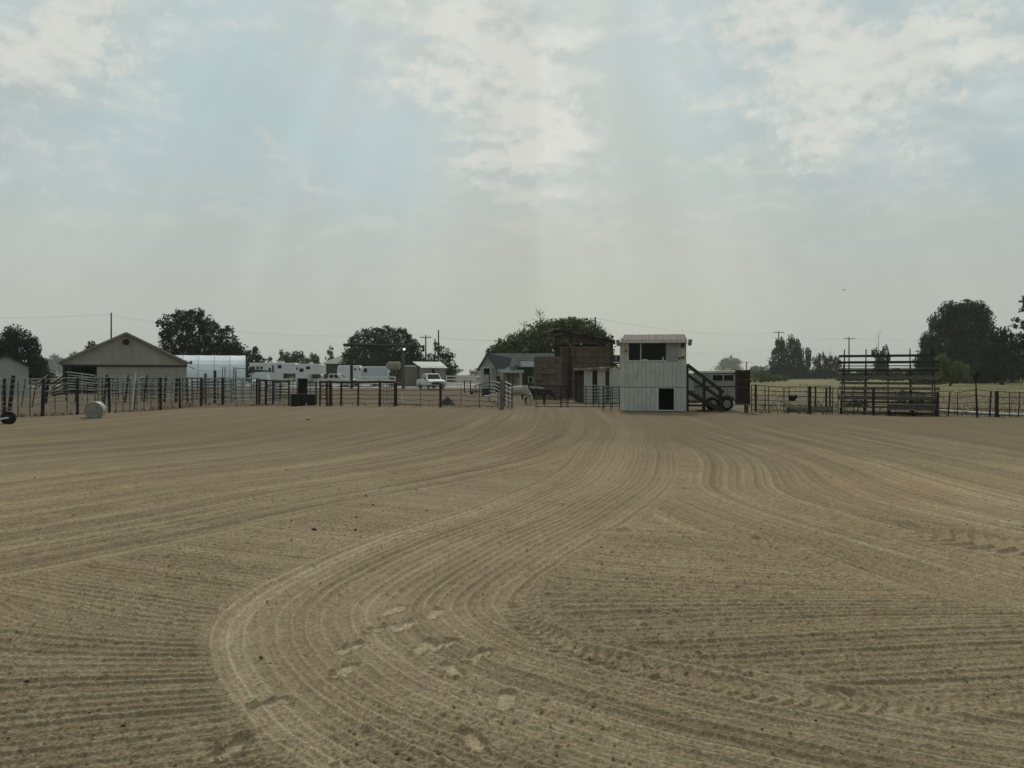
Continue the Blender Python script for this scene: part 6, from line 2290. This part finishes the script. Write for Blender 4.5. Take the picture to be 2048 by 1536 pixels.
    MB().prism([(-.05, Z(747.5)), (0.05, Z(742)), (P(1474), Z(741)), (P(1475), Z(746))], 'y', -.04, 1.94).build('roof', M_TRIM, t, bevel=.03)
    MB().span(.0, P(1472), -.012, -.003, Z(747.6), Z(746.6)).build('roof_trim', M_DARKMETAL, t)
    for a, b_ in ((1425.5, 1445.5), (1447.5, 1467)):
        f = MB().span(P(a) - .02, P(b_) + .02, -.018, -.004, Z(761.5), Z(749.3)).build('window', M_TRIM, t)
        MB().span(P(a), P(b_), -.03, -.02, Z(761), Z(750)).build('pane', M_BLACK, f, bevel=.04)
    MB().span(.05, P(1472), -.02, -.004, Z(774), Z(772)).build('rub_rail', M_DARKMETAL, t)
    for px in (1410, 1440, 1455):
        MB().span(P(px) - .006, P(px) + .006, -.01, -.003, Z(800), Z(774)).build('seam', M_DARKMETAL, t)
    b = MB()
    pts = []
    for i in range(11):
        a = math.pi * i / 10
        pts.append((P(1452.5) - .44 * math.cos(a), -.10, Z(807.6) + .44 * math.sin(a) - .02))
    for q, w in zip(pts[:-1], pts[1:]):
        b.quad((q[0], -.16, q[2]), (w[0], -.16, w[2]), (w[0], .0, w[2]), (q[0], .0, q[2]))
    b.build('fender', M_DARKMETAL, t)
    wheel_pair(t, P(1452.5), -.02, Z(807.6), .22, -1)
    wheel_pair(t, P(1452.5), 1.8, Z(807.6), .22, 1)
    wheel_pair(t, P(1424), -.02, Z(807.6), .22, -1)
    MB().box((P(1470), -.02, Z(746) - .02), (.1, .08, .1)).build('marker_lamp', M_DARKMETAL, t)
    MB().bar((0, .95, .45), (-1.0, .95, .45), .1, .1).build('hitch', M_DARKMETAL, t)
    MB().span(P(1426), P(1430), .5, .7, Z(741) + .02, Z(738.5)).build('roof_vent', M_TRIM, t)


vehicles()

# ------------------------------------------------------------------ animals


def skin_animal(name, label, cat, loc, rz, verts, edges, radii, m, scale=1.0, root=0, group=None, extra=None):
    me = bpy.data.meshes.new(name)
    me.from_pydata([tuple(Vector(v) * scale) for v in verts], edges, [])
    me.materials.append(m)
    t = thing(name, label, cat, loc, rz, group)
    o = bpy.data.objects.new('body', me)
    COL.objects.link(o)
    o.parent = t
    sk = o.modifiers.new('skin', 'SKIN')
    for i, r in enumerate(radii):
        d = me.skin_vertices[0].data[i]
        d.radius = (r[0] * scale, r[1] * scale) if isinstance(r, tuple) else (r * scale, r * scale)
        d.use_root = (i == root)
    sb = o.modifiers.new('smooth', 'SUBSURF')
    sb.levels = sb.render_levels = 2
    me.polygons.foreach_set('use_smooth', [True] * len(me.polygons))
    return t


def horse(label, loc, rz, m_body, m_hair, scale, grazing):
    """+x is the head end; back height about 1.0 at scale 1"""
    V = [(-.52, 0, .86), (-.15, 0, .82), (.25, 0, .84), (.50, 0, .88),            # trunk 0-3
         (.68, 0, 1.04), (.86, 0, 1.24), (.98, 0, 1.36)] if not grazing else \
        [(-.52, 0, .86), (-.15, 0, .82), (.25, 0, .84), (.50, 0, .88), (.74, 0, .84), (.95, 0, .70), (1.06, 0, .60)]
    Rr = [(.23, .25), (.24, .26), (.225, .25), (.20, .23), (.12, .17), (.09, .13), (.085, .10)]
    E = [(0, 1), (1, 2), (2, 3), (3, 4), (4, 5), (5, 6)]

    def add(p, r, frm):
        V.append(p)
        Rr.append(r)
        E.append((frm, len(V) - 1))
        return len(V) - 1
    if grazing:
        h = add((1.16, 0, .42), (.055, .065), 6)
        add((1.22, 0, .30), (.045, .05), h)
    else:
        h = add((1.16, 0, 1.22), (.06, .07), 6)
        add((1.27, 0, 1.10), (.045, .05), h)
    for s in (-1, 1):
        a = add((-.56, s * .13, .62), (.10, .13), 0)                  # thigh
        a = add((-.50, s * .13, .50), (.065, .075), a)                # knee
        a = add((-.66, s * .13, .36), .042, a)                       # hock
        a = add((-.63, s * .13, .10), .028, a)
        add((-.60, s * .13, .015), .042, a)
        a = add((.48, s * .12, .60), (.075, .085), 3)
        a = add((.50, s * .12, .36), .042, a)
        a = add((.50, s * .12, .10), .028, a)
        add((.53, s * .12, .015), .042, a)
    t = skin_animal('horse', label, 'horse', loc, rz, V, E, Rr, m_body, scale, 1, None)
    S = scale
    hd = V[6]
    for s in (-1, 1):
        MB().tube([tuple(Vector((hd[0] - .02, s * .05, hd[2] + .07)) * S), tuple(Vector((hd[0], s * .07, hd[2] + .20)) * S)], [.03 * S, .006 * S], 6).build('ear', m_body, t)
    MB().tube([tuple(Vector(p) * S) for p in ((-.74, 0, .96), (-.84, 0, .84), (-.86, 0, .55), (-.84, 0, .28))], [.035 * S, .06 * S, .07 * S, .02 * S], 8).build('tail', m_hair, t, smooth=True)
    mane = MB()
    pts = [V[3], V[4], V[5], V[6]]
    for i in range(3):
        p, q = Vector(pts[i]), Vector(pts[i + 1])
        up = Vector((-(q - p).z, 0, (q - p).x)).normalized()
        mane.tube([tuple((p + up * (.16 - .02 * i)) * S), tuple((q + up * (.14 - .02 * i)) * S)], [.045 * S, .045 * S], 6)
    mane.build('mane', m_hair, t, smooth=True)
    return t


M_GREYHORSE = mat('pale_grey_coat', (.48, .45, .39), .7, .12, 4)
M_DARKHORSE = mat('dark_brown_coat', (.030, .026, .023), .6, .15, 4)
M_HAIR = mat('dark_hair', (.02, .018, .017), .6, .1)
x, y = gp(1041, 812.5)
horse('pale grey horse with a dark tail standing by the pale pipe gate', (x - .05, y + .6, 0), R(155), M_GREYHORSE, M_HAIR, 1.06, True)
x, y = gp(1068, 812)
horse('dark brown horse standing behind the pen rails next to the grey horse', (x + .15, y + .9, 0), R(-20), M_DARKHORSE, M_HAIR, .98, True)

# a single bird high over the field
Yb = 90
bt = thing('bird', 'tiny dark bird high in the grey sky over the field', 'bird', (gx(1688, Yb), Yb, gz(580, Yb)), R(30))
MB().tube([(-.14, 0, 0), (-.06, 0, .01), (.06, 0, .02), (.14, 0, .02), (.19, 0, .015)], [.015, .045, .05, .035, .008], 8).build('body', M_BLACK, bt, smooth=True)
for s in (-1, 1):
    w = MB()
    w.v = [(.06, s * .03, .03), (-.06, s * .03, .03), (-.08, s * .22, .08), (.02, s * .20, .08), (-.06, s * .40, .03), (.05, s * .03, .018), (-.05, s * .03, .018), (-.07, s * .22, .068), (.02, s * .20, .068)]
    w.f = [(0, 1, 2, 3), (3, 2, 4), (5, 8, 7, 6), (8, 4, 7)]
    w.build('wing', M_BLACK, bt)
